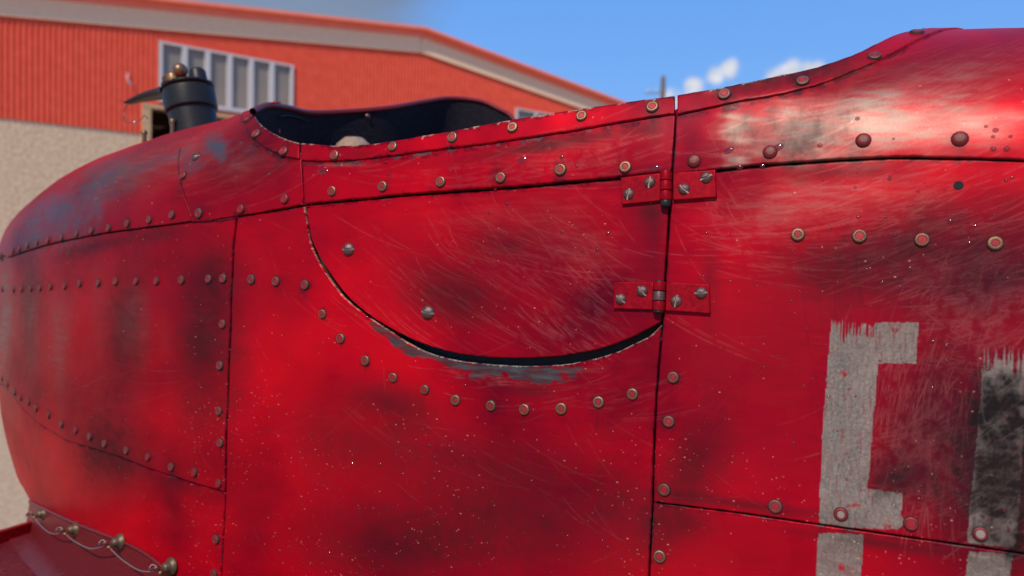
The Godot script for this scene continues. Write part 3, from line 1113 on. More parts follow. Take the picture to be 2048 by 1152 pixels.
func put(st: SurfaceTool, p: Vector2, out: float, side: Vector3) -> void:
	var n := normal_at(p.x, p.y)
	var d := 0.0016
	var here := dent.get_noise_2d(p.x, p.y)
	var bent := (n - Vector3(1, 0, 0) * d * (dent.get_noise_2d(p.x + 0.004, p.y) - here) / 0.004 - Vector3(0, 1, 0) * d * (dent.get_noise_2d(p.x, p.y + 0.004) - here) / 0.004).normalized()
	if side != Vector3.ZERO:
		bent = (n * 0.45 + side).normalized()
	st.set_normal(bent)
	st.set_uv(Vector2(tex_u(p.x), tex_v(p.y)))
	st.add_vertex(surface(p.x, p.y) + n * (out + d * here))
# ---------------------------------------------------------------- the paint: one map over (x, v); alpha carries the roughness
func layer() -> PackedFloat32Array:
	var a := PackedFloat32Array()
	a.resize(TEX_W * TEX_H)
	return a

func noise_bytes(seed_: int, freq: float, octaves: int, stretch := 1.0, tall := 1.0) -> PackedByteArray:
	var n := FastNoiseLite.new()
	n.seed = seed_
	n.noise_type = FastNoiseLite.TYPE_SIMPLEX_SMOOTH
	n.frequency = freq
	n.fractal_octaves = octaves
	n.fractal_gain = 0.55
	var im := n.get_image(int(TEX_W / stretch), int(TEX_H / tall), false, false, false)
	if stretch != 1.0 or tall != 1.0:
		im.resize(TEX_W, TEX_H, Image.INTERPOLATE_CUBIC)
	im.convert(Image.FORMAT_L8)
	return im.get_data()

var column_x := PackedFloat32Array()

# blots of grime, painted reflection and shade, haze or bare metal: an ellipse given by its centre and two half axes, broken up by noise
func blot(into: PackedFloat32Array, list: Array, broad: PackedByteArray, fine: PackedByteArray, ragged: float, hard: float) -> void:
	for b in list:
		var m := Transform2D(Vector2(b[2], b[3]), Vector2(b[4], b[5]), Vector2(b[0], b[1]))
		var inv := m.affine_inverse()
		var ex := 1.5 * (absf(b[2]) + absf(b[4]))
		var ey := 1.5 * (absf(b[3]) + absf(b[5]))
		var c0 := clampi(int(tex_u(b[0] - ex) * TEX_W), 0, TEX_W - 1)
		var c1 := clampi(int(tex_u(minf(b[0] + ex, X_RIGHT)) * TEX_W), 0, TEX_W - 1)
		var r0 := clampi(int(tex_v(b[1] + ey) * TEX_H), 0, TEX_H - 1)
		var r1 := clampi(int(tex_v(b[1] - ey) * TEX_H), 0, TEX_H - 1)
		var k: float = b[6]
		for r in range(r0, r1 + 1):
			var v := V_HIGH - (r + 0.5) / TEX_H * (V_HIGH - V_LOW)
			for c in range(c0, c1 + 1):
				var q := inv * Vector2(column_x[c], v)
				var d := q.length_squared()
				if d > 2.2:
					continue
				var at := r * TEX_W + c
				var e := 1.0 - sqrt(d) * 0.72 + ragged * ((broad[at] - 128) * 0.006 + (fine[at] - 128) * 0.004)
				e = clampf(0.5 + (e - 0.42) * hard, 0.0, 1.0) * k
				if e > 0.0:
					into[at] = 1.0 - (1.0 - into[at]) * (1.0 - e * e * (3.0 - 2.0 * e) if hard < 2.0 else 1.0 - e)

func stroke(into: PackedFloat32Array, a: Vector2, b: Vector2, wide: float, k: float, breaks: PackedByteArray) -> void:
	var n := int(a.distance_to(b) / 0.0006) + 2
	var bow := (b - a).orthogonal() * 0.04
	for i in n:
		var t := float(i) / (n - 1)
		var p := a.lerp(b, t) + bow * sin(t * PI)
		if p.x <= X_LEFT or p.x >= X_RIGHT or p.y <= V_LOW or p.y >= V_HIGH:
			continue
		var fx := tex_u(p.x) * TEX_W
		var fy := tex_v(p.y) * TEX_H
		var c := int(fx)
		var r := int(fy)
		if c < 1 or r < 1 or c > TEX_W - 3 or r > TEX_H - 3:
			continue
		var fade := minf(1.0, 6.0 * minf(t, 1.0 - t)) * k * clampf((breaks[r * TEX_W + c] - 70) * 0.014, 0.0, 1.0)
		var dx := fx - c
		var dy := fy - r
		for o in [[0, (1 - dx) * (1 - dy)], [1, dx * (1 - dy)], [TEX_W, (1 - dx) * dy], [TEX_W + 1, dx * dy]]:
			var at: int = r * TEX_W + c + o[0]
			into[at] = maxf(into[at], minf(1.0, fade * o[1] * wide))

func body_paint() -> Array:
	for c in TEX_W:
		column_x.append(x_of_u((c + 0.5) / TEX_W))
	var rng := RandomNumberGenerator.new()
	rng.seed = 41
	var broad := noise_bytes(3, 0.007, 5)
	var cloud := noise_bytes(4, 0.0028, 4)
	var fine := noise_bytes(5, 0.05, 4)
	var brush := noise_bytes(6, 0.11, 3, 7.0)      # fine horizontal wiping marks
	var grain := noise_bytes(8, 0.32, 2)
	var wipe := noise_bytes(9, 0.3, 3, 1.0, 8.0)      # upright bristle marks in the lettering
	var soot := layer()
	var scuff_sheen := layer()
	var sky_sheen := layer()  # sky reflection on the tail deck, painted blue grey
	var bare := layer()
	var light := layer()
	var dark := layer()
	var white := layer()
	var crack := layer()
	var stain_shade := layer()  # grime, with vignette and rivet shadow painted into the same darkening
	var tan_chip := layer()
	var wide := []
	for b in SOOT:
		wide.append([b[0], b[1], b[2] * 1.55, b[3] * 1.55, b[4] * 1.55, b[5] * 1.55, minf(1.0, b[6] * 1.05)])
	wide.append_array(STAIN_SHADE)
	blot(stain_shade, wide, cloud, broad, 0.55, 0.95)
	var grime := []
	for b in SOOT:
		grime.append([b[0], b[1], b[2] * 1.2, b[3] * 1.2, b[4] * 1.2, b[5] * 1.2, b[6] * (0.72 if b[6] < 0.8 else 1.0)])
	blot(soot, grime, broad, fine, 0.85, 0.85)
	var rings := []
	for name in RIVETS:
		for p in pts(RIVETS[name][2]):
			var r: float = RIVETS[name][0] * rng.randf_range(1.3, 1.9)
			rings.append([p.x + rng.randfn(0, 0.002), p.y - 0.002, r, 0.0, 0.0, r, rng.randf_range(0.1, 0.75)])  # dark halo round each rivet: shadow and grime painted together
	blot(stain_shade, rings, fine, grain, 0.8, 1.2)
	var pucker := layer()
	blot(pucker, rings, grain, grain, 0.1, 1.0)
	var tail_sheen := []
	var flank_scuff_sheen := []
	for b in SCUFF_SHEEN:
		(tail_sheen if b[0] < -1.0 else flank_scuff_sheen).append(b)
	blot(scuff_sheen, WORN_AND_SHEEN, cloud, broad, 0.4, 0.9)
	blot(scuff_sheen, tail_sheen, cloud, broad, 0.5, 0.9)
	blot(scuff_sheen, flank_scuff_sheen, broad, brush, 0.85, 0.9)
	blot(sky_sheen, SKY_SHEEN, broad, fine, 0.7, 1.25)
	blot(bare, BARE, broad, fine, 1.5, 6.0)
	for s in SCRATCHED:
		for i in int(s[8]):
			var q := Vector2(s[0], s[1]) + Vector2(s[4], s[5]) * rng.randfn(0.0, 0.6) + Vector2(s[6], s[7]) * rng.randfn(0.0, 0.6)
			var d := Vector2(s[2], s[3]).rotated(deg_to_rad(rng.randfn(0.0, s[9]) * 0.7)) * rng.randf_range(0.15, 0.6)
			var k: float = s[10] * rng.randf_range(0.15, 0.85)
			stroke(light if k > 0.0 else dark, q - d, q + d, rng.randf_range(0.8, 1.5), absf(k), fine)
	for i in 520:      # stray fine scratches all over the side
		var q := Vector2(rng.randf_range(-1.9, 0.5), rng.randf_range(0.6, 1.6))
		var d := Vector2(rng.randf_range(0.01, 0.06), 0.0).rotated(rng.randfn(-0.25, 0.5))
		stroke(light if rng.randf() < 0.6 else dark, q - d, q + d, 0.8, rng.randf_range(0.05, 0.2), fine)
	letters(white, crack, fine, brush, wipe, rng)
	# chips along the cut edges of the sheets, where the paint has gone
	for name in LINES:
		var line := densify(pts(LINES[name]), 0.003, false)
		var hits: float = {"mid_arc": 0.75, "bead_top": 0.5, "bead_low": 0.35, "tail_open": 0.7, "right_seam": 0.3, "cowl_top": 0.3, "left_seam": 0.22, "cowl_low": 0.3}.get(name, 0.14)
		for i in line.size() - 1:
			var p := line[i]
			var along := (line[i + 1] - p).normalized()
			if rng.randf() < 0.8 and rough_edge.get_noise_2d(p.x * 0.35, p.y * 0.35) > 0.42 - hits * 0.75:
				var d := along.rotated(rng.randfn(0.0, 0.25)) * rng.randf_range(0.002, 0.005)
				stroke(tan_chip if name in ["bead_top", "tail_open", "mid_arc", "cowl_top"] else bare, p - d, p + d, 2.5, rng.randf_range(0.4, 1.0), grain)
			for n in 3:
				var g := p + along.orthogonal() * rng.randfn(0, 0.0013)
				var e := along.rotated(rng.randfn(0.0, 0.12)) * rng.randf_range(0.002, 0.008)
				stroke(dark, g - e, g + e, 1.6, rng.randf_range(0.2, 0.9), fine)
	for name in RIVETS:      # thin runs of dirt under some of the rivets
		for p in pts(RIVETS[name][2]):
			if rng.randf() < 0.45:
				var long := rng.randf_range(0.012, 0.05)
				for n in 7:
					var x := p.x + rng.randfn(0.0, 0.0018)
					stroke(stain_shade, Vector2(x, p.y - 0.006), Vector2(x + rng.randfn(0, 0.001), p.y - 0.006 - long * rng.randf()), 1.2, rng.randf_range(0.2, 0.6), fine)
	var specks := layer()
	for i in 9000:      # dust and droplet glints, painted as pale dots
		var q := Vector2(rng.randf_range(-1.9, 0.45), rng.randf_range(0.62, 1.5))
		if rng.randf() > (1.0 if q.y < 1.1 and q.x > -1.0 else 0.25):
			continue
		var at := int(tex_v(q.y) * TEX_H) * TEX_W + int(tex_u(q.x) * TEX_W)
		if broad[at] + int(rng.randf_range(-40.0, 40.0)) < 128:
			continue
		specks[at] = 0.15 + 0.85 * pow(rng.randf(), 2.0)
		if rng.randf() < 0.3:
			specks[at + 1] = specks[at] * 0.7
	var colour := PackedByteArray()
	colour.resize(TEX_W * TEX_H * 4)
	var relief := PackedByteArray()
	relief.resize(TEX_W * TEX_H * 3)
	var to_srgb := PackedByteArray()
	for i in 1025:
		to_srgb.append(clampi(int(round(255.0 * Color(i / 1024.0, 0, 0).linear_to_srgb().r)), 0, 255))
	for at in TEX_W * TEX_H:
		var b := (broad[at] - 128) / 128.0
		var w := (cloud[at] - 128) / 128.0
		var f := (brush[at] - 128) / 128.0
		var g := (grain[at] - 128) / 128.0
		var tone := (1.0 + 0.95 * w + 0.36 * b + 0.05 * f) * (1.0 - 0.84 * stain_shade[at])
		var red := 0.385 * clampf(tone, 0.1, 1.4)
		var green := 0.0015 + 0.0015 * maxf(0.0, w) + 0.0035 * stain_shade[at]
		var blue := 0.0105 + 0.002 * stain_shade[at]
		var rough := 0.47 + 0.05 * f + 0.06 * b
		var h := minf(1.0, scuff_sheen[at] * (0.86 + 0.4 * f + 0.12 * g))
		red = lerpf(red, 0.26, h)
		green = lerpf(green, 0.175, h * h)
		blue = lerpf(blue, 0.145, h * h)
		rough += 0.09 * h
		var k := white[at]
		if k > 0.0:
			var t := 0.215 * (1.0 + 0.2 * (wipe[at] - 128) / 128.0 + 0.2 * f + 0.14 * g + 0.12 * b + 0.1 * g) * (1.0 - 0.75 * crack[at])
			red = lerpf(red, t, k)
			green = lerpf(green, t * 0.84, k)
			blue = lerpf(blue, t * 0.74, k)
			rough = lerpf(rough, 0.6, k)
		var l := light[at]
		var s := clampf(soot[at] * (1.12 + 0.25 * f + 0.14 * g) - l * 0.55, 0.0, 0.985)
		red = lerpf(red, 0.012, s)
		green = lerpf(green, 0.008, s)
		blue = lerpf(blue, 0.008, s)
		rough += 0.12 * s
		var seen := l * 0.55 * (1.0 - 0.5 * minf(1.0, soot[at]))
		red = lerpf(red, lerpf(0.50, 0.10, minf(1.0, soot[at])) if k < 0.5 else lerpf(0.3, 0.1, minf(1.0, soot[at])), seen)
		green = lerpf(green, 0.17 * (1.0 - 0.85 * soot[at]), seen)
		blue = lerpf(blue, 0.15 * (1.0 - 0.8 * soot[at]), seen)
		var d := dark[at] * 0.7
		red *= 1.0 - d
		var u := sky_sheen[at]
		red = lerpf(red, 0.06, u)
		green = lerpf(green, 0.07, u)
		blue = lerpf(blue, 0.095, u)
		var m := bare[at] * clampf(0.95 + 0.5 * f, 0.0, 1.0)
		var mt := 0.05 * (1.0 + 0.9 * f) + 0.08 * l
		red = lerpf(red, mt, m)
		green = lerpf(green, mt * 1.0, m)
		blue = lerpf(blue, mt * 1.04, m)
		var tc := tan_chip[at]
		red = lerpf(red, 0.42, tc)
		green = lerpf(green, 0.32, tc)
		blue = lerpf(blue, 0.21, tc)
		var q := specks[at]
		red = lerpf(red, 0.8, q * 0.75)
		green = lerpf(green, 0.5, q * 0.75)
		blue = lerpf(blue, 0.33, q * 0.75)
		red *= 1.0 + 0.05 * g
		colour[at * 4] = to_srgb[clampi(int(red * 1024), 0, 1024)]
		colour[at * 4 + 1] = to_srgb[clampi(int(green * 1024), 0, 1024)]
		colour[at * 4 + 2] = to_srgb[clampi(int(blue * 1024), 0, 1024)]
		colour[at * 4 + 3] = clampi(int(rough * 255.0), 40, 240)
		var metal := lerpf(lerpf(0.36, 0.8, minf(1.0, h * 1.1)), 0.05, maxf(k, minf(1.0, s)))
		metal = lerpf(metal, 0.6, m)
		relief[at * 3 + 1] = int(metal * 255.0)
		relief[at * 3] = clampi(int(150.0 + 22.0 * b + 14.0 * f + 8.0 * g - 55.0 * l - 30.0 * d - 70.0 * m + 25.0 * k - 40.0 * crack[at] + 40.0 * q - 45.0 * pucker[at]), 0, 255)
	return [ImageTexture.create_from_image(Image.create_from_data(TEX_W, TEX_H, false, Image.FORMAT_RGBA8, colour)), ImageTexture.create_from_image(Image.create_from_data(TEX_W, TEX_H, false, Image.FORMAT_RGB8, relief))]

# the big brush-painted white letters, worn and crazed
func letters(white: PackedFloat32Array, crack: PackedFloat32Array, fine: PackedByteArray, brush: PackedByteArray, wipe: PackedByteArray, rng: RandomNumberGenerator) -> void:
	for name in LETTERS:
		var poly: PackedVector2Array = LETTERS[name]
		var lo := poly[0]
		var hi := poly[0]
		for p in poly:
			lo = lo.min(p)
			hi = hi.max(p)
		var c0 := int(tex_u(lo.x) * TEX_W) - 2
		var c1 := mini(int(tex_u(hi.x) * TEX_W) + 2, TEX_W - 1)
		var r0 := int(tex_v(hi.y) * TEX_H) - 2
		var r1 := mini(int(tex_v(lo.y) * TEX_H) + 2, TEX_H - 1)
		for r in range(r0, r1):
			var v := V_HIGH - (r + 0.5) / TEX_H * (V_HIGH - V_LOW)
			for c in range(c0, c1):
				var at := r * TEX_W + c
				var x := column_x[c]
				var j := Vector2((fine[at] - 128) * 0.00001, (fine[(at + 7919) % fine.size()] - 128) * 0.00001)
				if not Geometry2D.is_point_in_polygon(Vector2(x, v) + j, poly):
					continue
				var k := 0.93
				var from_top := hi.y - v
				if name.ends_with("upper") and from_top < 0.035 and not (name.begins_with("F") and x > poly[2].x):      # bristle marks where the brush ran dry at the head of the stroke
					var dry := 0.003 + 0.034 * clampf((wipe[(r0 + 40) * TEX_W + c] - 108) / 100.0, 0.0, 0.6) + 0.012 * (fine[at] - 128) / 128.0
					k *= clampf((from_top - dry) * 160.0, 0.0, 1.0)
				k *= clampf((fine[at] - 38) * 0.03, 0.15, 1.0) * clampf((wipe[at] - 40) * 0.03, 0.6, 1.0)
				white[at] = k
		for i in 700:      # crazing
			var a := Vector2(rng.randf_range(lo.x, hi.x), rng.randf_range(lo.y, hi.y))
			var dir := rng.randfn(1.2, 0.5)
			for n in 5:
				var b := a + Vector2(rng.randf_range(0.003, 0.008), 0).rotated(dir)
				stroke(crack, a, b, 1.0, rng.randf_range(0.3, 0.8), brush)
				a = b
				dir += rng.randfn(0.0, 0.5)
var LINES := {
	"deck_seam": PackedFloat32Array([-2.3576, 1.2618, -2.2788, 1.2830, -1.8889, 1.2792, -1.8451, 1.2828, -2.2309, 1.2950, -1.7764, 1.2896, -1.5384, 1.3165, -1.4515, 1.3252, -1.2507, 1.3425, -1.0962, 1.3530, -1.0211, 1.3592, -0.9644, 1.3633]),
	"deck_seam2": PackedFloat32Array([-0.9631, 1.3613, -0.9178, 1.3666, -0.7755, 1.3817]),
	"deck_lap": PackedFloat32Array([-1.1099, 1.4641, -1.1016, 1.4565, -1.0798, 1.4333, -1.0479, 1.4025, -1.0245, 1.3788, -1.0141, 1.3669, -1.0115, 1.3617]),
	"left_seam": PackedFloat32Array([-0.9157, 1.3666, -0.9179, 1.3429, -0.9194, 1.3191, -0.9199, 1.2588, -0.9180, 1.1289, -0.9177, 1.0311, -0.9143, 0.9087, -0.9150, 0.7586]),
	"low_seam": PackedFloat32Array([-2.3583, 0.9823, -2.3021, 0.9489, -1.9900, 0.9850, -2.2710, 0.9279, -1.8427, 0.9876, -1.8069, 0.9827, -1.7741, 0.9774, -1.6067, 0.9473, -1.5699, 0.9420, -1.5340, 0.9389, -1.4697, 0.9358, -1.4208, 0.9328, -1.3959, 0.9323, -1.2923, 0.9356, -1.2358, 0.9363, -1.1999, 0.9360, -1.1671, 0.9347, -1.1058, 0.9312, -0.9601, 0.9247, -0.9145, 0.9231]),
	"crease": PackedFloat32Array([-1.7621, 0.7144, -1.7005, 0.7269, -1.6658, 0.7331, -1.6026, 0.7431, -1.5552, 0.7496, -1.4578, 0.7603, -1.3729, 0.7688, -1.2540, 0.7787, -1.2078, 0.7815, -1.1719, 0.7821, -1.1433, 0.7815, -1.1181, 0.7795, -1.0937, 0.7756, -1.0704, 0.7696, -1.0390, 0.7595, -1.0197, 0.7522, -0.9903, 0.7397]),
	"right_seam": PackedFloat32Array([-0.2143, 1.4543, -0.2129, 1.4365, -0.2127, 1.4189, -0.2139, 1.3648, -0.2146, 1.2362, -0.2169, 1.1405, -0.2161, 1.0918, -0.2140, 1.0209, -0.2130, 0.9152]),
	"mid_seam": PackedFloat32Array([-0.7914, 1.4255, -0.7860, 1.4146, -0.7822, 1.4055, -0.7784, 1.3939, -0.7755, 1.3817]),
	"door_top": PackedFloat32Array([-0.7755, 1.3817, -0.7479, 1.3838, -0.6053, 1.3914, -0.4227, 1.3990, -0.2932, 1.4060, -0.2140, 1.4111]),
	"door_arc": PackedFloat32Array([-0.7745, 1.3817, -0.7628, 1.3388, -0.7594, 1.3303, -0.7538, 1.3201, -0.7464, 1.3091, -0.7348, 1.2941, -0.7164, 1.2741, -0.6980, 1.2558, -0.6857, 1.2455, -0.6733, 1.2367, -0.6536, 1.2247, -0.6389, 1.2172, -0.6156, 1.2070, -0.5933, 1.1983, -0.5788, 1.1933, -0.5573, 1.1869, -0.5364, 1.1818, -0.5159, 1.1780, -0.4958, 1.1755, -0.4761, 1.1741, -0.4506, 1.1738, -0.4195, 1.1746, -0.3893, 1.1767, -0.3601, 1.1800, -0.3429, 1.1826, -0.3206, 1.1872, -0.2987, 1.1932, -0.2827, 1.1984, -0.2669, 1.2046, -0.2462, 1.2146, -0.2313, 1.2230, -0.2151, 1.2331]),
	"mid_arc": PackedFloat32Array([-0.7755, 1.3817, -0.7633, 1.3353, -0.7583, 1.3229, -0.7526, 1.3121, -0.7448, 1.3005, -0.7347, 1.2877, -0.7141, 1.2658, -0.7016, 1.2540, -0.6891, 1.2440, -0.6765, 1.2355, -0.6488, 1.2201, -0.5758, 1.1870, -0.5557, 1.1797, -0.5423, 1.1757, -0.5286, 1.1725, -0.5074, 1.1693, -0.4860, 1.1675, -0.4645, 1.1667, -0.4310, 1.1667, -0.4007, 1.1678, -0.3711, 1.1703, -0.3423, 1.1738, -0.3255, 1.1771, -0.3036, 1.1829, -0.2821, 1.1897, -0.2662, 1.1963, -0.2310, 1.2156, -0.2248, 1.2208, -0.2144, 1.2326]),
	"bead_low": PackedFloat32Array([-0.7909, 1.4245, -0.7570, 1.4224, -0.6916, 1.4218, -0.6229, 1.4239, -0.4988, 1.4294, -0.4234, 1.4340, -0.3579, 1.4394, -0.3006, 1.4452, -0.2144, 1.4551]),
	"bead_top": PackedFloat32Array([-0.8008, 1.4444, -0.7322, 1.4387, -0.7003, 1.4373, -0.6579, 1.4373, -0.6041, 1.4395, -0.5354, 1.4436, -0.3764, 1.4565, -0.2856, 1.4645, -0.2176, 1.4717]),
	"tail_open": PackedFloat32Array([-1.0350, 1.5450, -1.0361, 1.5443, -1.0043, 1.5278, -0.9380, 1.4913, -0.9210, 1.4826, -0.9013, 1.4734, -0.8752, 1.4634, -0.8500, 1.4553, -0.8285, 1.4496, -0.8029, 1.4445]),
	"tail_bead": PackedFloat32Array([-1.0700, 1.5450, -1.0269, 1.5225, -0.9719, 1.4899, -0.9440, 1.4741, -0.9182, 1.4608, -0.8981, 1.4517, -0.8728, 1.4419, -0.8507, 1.4355, -0.8188, 1.4287, -0.7934, 1.4256]),
	"cowl_top": PackedFloat32Array([-0.2158, 1.4722, -0.1633, 1.4805, -0.1294, 1.4885, -0.0733, 1.5053, -0.0551, 1.5124, -0.0369, 1.5209, -0.0192, 1.5308, -0.0045, 1.5422, 0.0090, 1.5550, 0.0359, 1.5846, 0.0592, 1.6064, 0.0650, 1.6250, 0.0644, 1.6118, 0.0662, 1.6142]),
	"cowl_bead": PackedFloat32Array([-0.2124, 1.4543, -0.1757, 1.4606, -0.1098, 1.4739, -0.0876, 1.4791, -0.0712, 1.4840, -0.0550, 1.4898, -0.0388, 1.4967, -0.0233, 1.5042, -0.0053, 1.5140, 0.0067, 1.5214, 0.0206, 1.5315, 0.0304, 1.5400, 0.0427, 1.5524, 0.0515, 1.5623, 0.0725, 1.5873, 0.0845, 1.6040]),
	"cowl_seam": PackedFloat32Array([-0.2132, 1.4092, -0.1215, 1.4168, -0.0936, 1.4186, -0.0244, 1.4221, 0.0250, 1.4234, 0.0541, 1.4228, 0.1036, 1.4202, 0.1955, 1.4127]),
	"cowl_low": PackedFloat32Array([-0.2140, 1.0209, -0.1110, 1.0246, 0.1985, 1.0282]),
}
var RIVETS := {
	"tail_deck": [0.0074, 1, PackedFloat32Array([-1.0637, 1.3687, -1.1243, 1.3618, -1.1894, 1.3565, -1.2494, 1.3496, -1.3122, 1.3452, -1.3695, 1.3400, -1.4353, 1.3327, -1.5022, 1.3273, -1.5668, 1.3216, -1.6272, 1.3150, -1.6846, 1.3074, -1.7378, 1.3024, -2.2282, 1.3124, -1.8584, 1.2905])],
	"front_deck": [0.0086, 1, PackedFloat32Array([-0.8135, 1.3873, -0.9025, 1.3763, -0.9953, 1.3709, -1.0524, 1.4189])],
	"tail_side": [0.0078, 1, PackedFloat32Array([-0.9373, 1.2667, -0.9703, 1.2650, -1.0358, 1.2615, -1.1034, 1.2578, -1.1629, 1.2560, -1.2264, 1.2532, -1.2894, 1.2484, -1.3616, 1.2451, -1.4250, 1.2381, -1.4940, 1.2346, -1.5522, 1.2293, -1.6112, 1.2259, -1.6744, 1.2223, -1.7387, 1.2186, -2.2245, 1.1963, -1.8518, 1.2151, -0.9352, 1.1929, -0.9357, 1.1255, -0.9347, 1.0518, -0.9282, 1.0008, -0.9289, 0.9353, -0.9867, 0.9443, -1.0460, 0.9443, -1.1108, 0.9513, -1.1786, 0.9522, -1.2523, 0.9532, -1.3092, 0.9573, -1.3675, 0.9607, -1.4346, 0.9620, -1.5020, 0.9699, -1.5726, 0.9738, -1.6217, 0.9795, -1.6803, 0.9807, -1.7291, 0.9850, -1.7978, 0.9949, -1.8508, 1.0008])],
	"tail_low": [0.0081, 1, PackedFloat32Array([-0.9296, 0.8447, -0.9312, 0.7886])],
	"middle": [0.0082, 1, PackedFloat32Array([-0.8757, 1.2668, -0.8250, 1.2651, -0.7662, 1.2614])],
	"middle_arc": [0.0078, 0, PackedFloat32Array([-0.7297, 1.2189, -0.6934, 1.1844, -0.6466, 1.1554, -0.5959, 1.1351, -0.5419, 1.1232, -0.4920, 1.1137, -0.4373, 1.1118, -0.3881, 1.1117, -0.3368, 1.1182, -0.2882, 1.1311, -0.2456, 1.1449])],
	"bead": [0.0083, 0, PackedFloat32Array([-0.7268, 1.4279, -0.6237, 1.4323, -0.5259, 1.4374, -0.4344, 1.4438, -0.3374, 1.4526, -0.2442, 1.4603])],
	"strip": [0.0083, 0, PackedFloat32Array([-0.7242, 1.3950, -0.6340, 1.3989, -0.5374, 1.4025, -0.4444, 1.4058, -0.3590, 1.4122, -0.2721, 1.4147])],
	"tail_bead": [0.0091, 1, PackedFloat32Array([-0.8295, 1.4358, -0.9071, 1.4625, -0.9644, 1.4937])],
	"cowl_bead": [0.0085, 1, PackedFloat32Array([-0.1571, 1.4736, -0.0692, 1.4931, 0.0069, 1.5295, 0.0535, 1.5838])],
	"cowl_top": [0.0089, 3, PackedFloat32Array([-0.1868, 1.4205, -0.0993, 1.4284, -0.0012, 1.4392, 0.0912, 1.4388])],
	"cowl_side_row": [0.0079, 0, PackedFloat32Array([-0.0652, 1.3398, -0.0018, 1.3383, 0.0588, 1.3348, 0.1249, 1.3315])],
	"cowl_side": [0.0078, 1, PackedFloat32Array([-0.1974, 1.1688, -0.1998, 1.1169, -0.2006, 1.0379, -0.0764, 1.0381, -0.0100, 1.0400, 0.0562, 1.0408, 0.1171, 1.0409])],
	"cowl_lower": [0.0079, 0, PackedFloat32Array([-0.2020, 0.9610])],
}
var SPOTS := {
	"screws_door": PackedFloat32Array([-0.6892, 1.3166, -0.5452, 1.2298]),
	"hole": PackedFloat32Array([0.0912, 1.3927]),
	"deck_screw": PackedFloat32Array([-1.0407, 1.4450]),
	"h1": PackedFloat32Array([-0.2764, 1.4069, -0.2270, 1.4106, -0.2237, 1.3809, -0.2729, 1.3766, -0.2109, 1.4111, -0.1605, 1.4138, -0.1576, 1.3840, -0.2089, 1.3812, -0.2196, 1.4118, -0.2175, 1.3801]),
	"h1s": PackedFloat32Array([-0.2647, 1.3897, -0.2388, 1.4035, -0.1963, 1.3945, -0.1706, 1.4076]),
	"h2": PackedFloat32Array([-0.2765, 1.2797, -0.2271, 1.2811, -0.2264, 1.2477, -0.2757, 1.2467, -0.2112, 1.2816, -0.1604, 1.2801, -0.1575, 1.2461, -0.2104, 1.2472, -0.2192, 1.2820, -0.2183, 1.2462]),
	"h2s": PackedFloat32Array([-0.2668, 1.2589, -0.2402, 1.2697, -0.1978, 1.2591, -0.1692, 1.2698]),
	"fasteners": PackedFloat32Array([-1.5978, 0.7327, -1.3922, 0.7557, -1.2011, 0.7807, -1.0391, 0.7766]),
}
var LETTERS := {
	"F_upper": PackedVector2Array([Vector2(-0.0269, 1.2500), Vector2(-0.0083, 1.2498), Vector2(0.0152, 1.2397), Vector2(0.0160, 1.2451), Vector2(0.0578, 1.2473), Vector2(0.0566, 1.2038), Vector2(0.0212, 1.2017), Vector2(0.0205, 1.1921), Vector2(0.0147, 1.0696), Vector2(0.0481, 1.0708), Vector2(0.0473, 1.0469), Vector2(0.0530, 1.0413), Vector2(0.0440, 1.0328), Vector2(-0.0302, 1.0242), Vector2(-0.0320, 1.0460), Vector2(-0.0315, 1.1258), Vector2(-0.0293, 1.1908)]),
	"F_lower": PackedVector2Array([Vector2(-0.0314, 1.0167), Vector2(0.0129, 1.0225), Vector2(0.0115, 0.9759), Vector2(-0.0325, 0.9675)]),
	"I_upper": PackedVector2Array([Vector2(0.1171, 1.2275), Vector2(0.1554, 1.2300), Vector2(0.1536, 1.1757), Vector2(0.1483, 1.0495), Vector2(0.1465, 1.0316), Vector2(0.1070, 1.0305), Vector2(0.1063, 1.0426), Vector2(0.1107, 1.1070), Vector2(0.1146, 1.1720)]),
	"I_lower": PackedVector2Array([Vector2(0.1080, 1.0219), Vector2(0.1458, 1.0253), Vector2(0.1429, 0.9987), Vector2(0.1051, 0.9939)]),
}
const WORN_AND_SHEEN := [  # real wear, plus painted cowl sheen and tail deck reflection
	[-0.04669, 1.448, 0.1366, 0.01516, 0.005132, -0.02814, 1],
	[0.0494, 1.444, 0.06204, 0.004204, 0.002855, -0.02635, 0.6],
	[0.1143, 1.443, 0.06253, 0.001378, 0.00147, -0.02901, 0.55],
	[0.08333, 1.504, 0.1103, 0.04974, 0.0096, -0.0426, 0.45],
	[-0.1382, 1.443, 0.0231, 0.001588, 0.004636, -0.0255, 0.5],
	[0.009211, 1.475, 0.1948, 0.05633, 0.01755, -0.06128, 0.42],
	[-0.03856, 1.385, 0.1862, 0.01409, 0.003984, -0.0341, 0.42],
	[-0.3441, 1.433, 0.1757, 0.01616, 0.005313, -0.0107, 0.42],
	[-0.4436, 1.366, 0.2442, 0.02143, 0.005124, -0.02708, 0.3],
	[-0.333, 1.32, 0.1206, -0.02869, -0.01206, -0.05618, 0.3],
	[-0.1293, 1.488, 0.08955, 0.02396, 0.003517, -0.008607, 0.45],
	[-0.9239, 1.427, 0.1397, 0.006369, 0.03313, -0.03797, 0.55],
	[-1.247, 1.429, 0.3141, 0.06869, 0.1094, -0.05069, 0.65],
	[-1.616, 1.158, 0.2011, 0.01389, 0.005658, -0.2802, 0.35]]
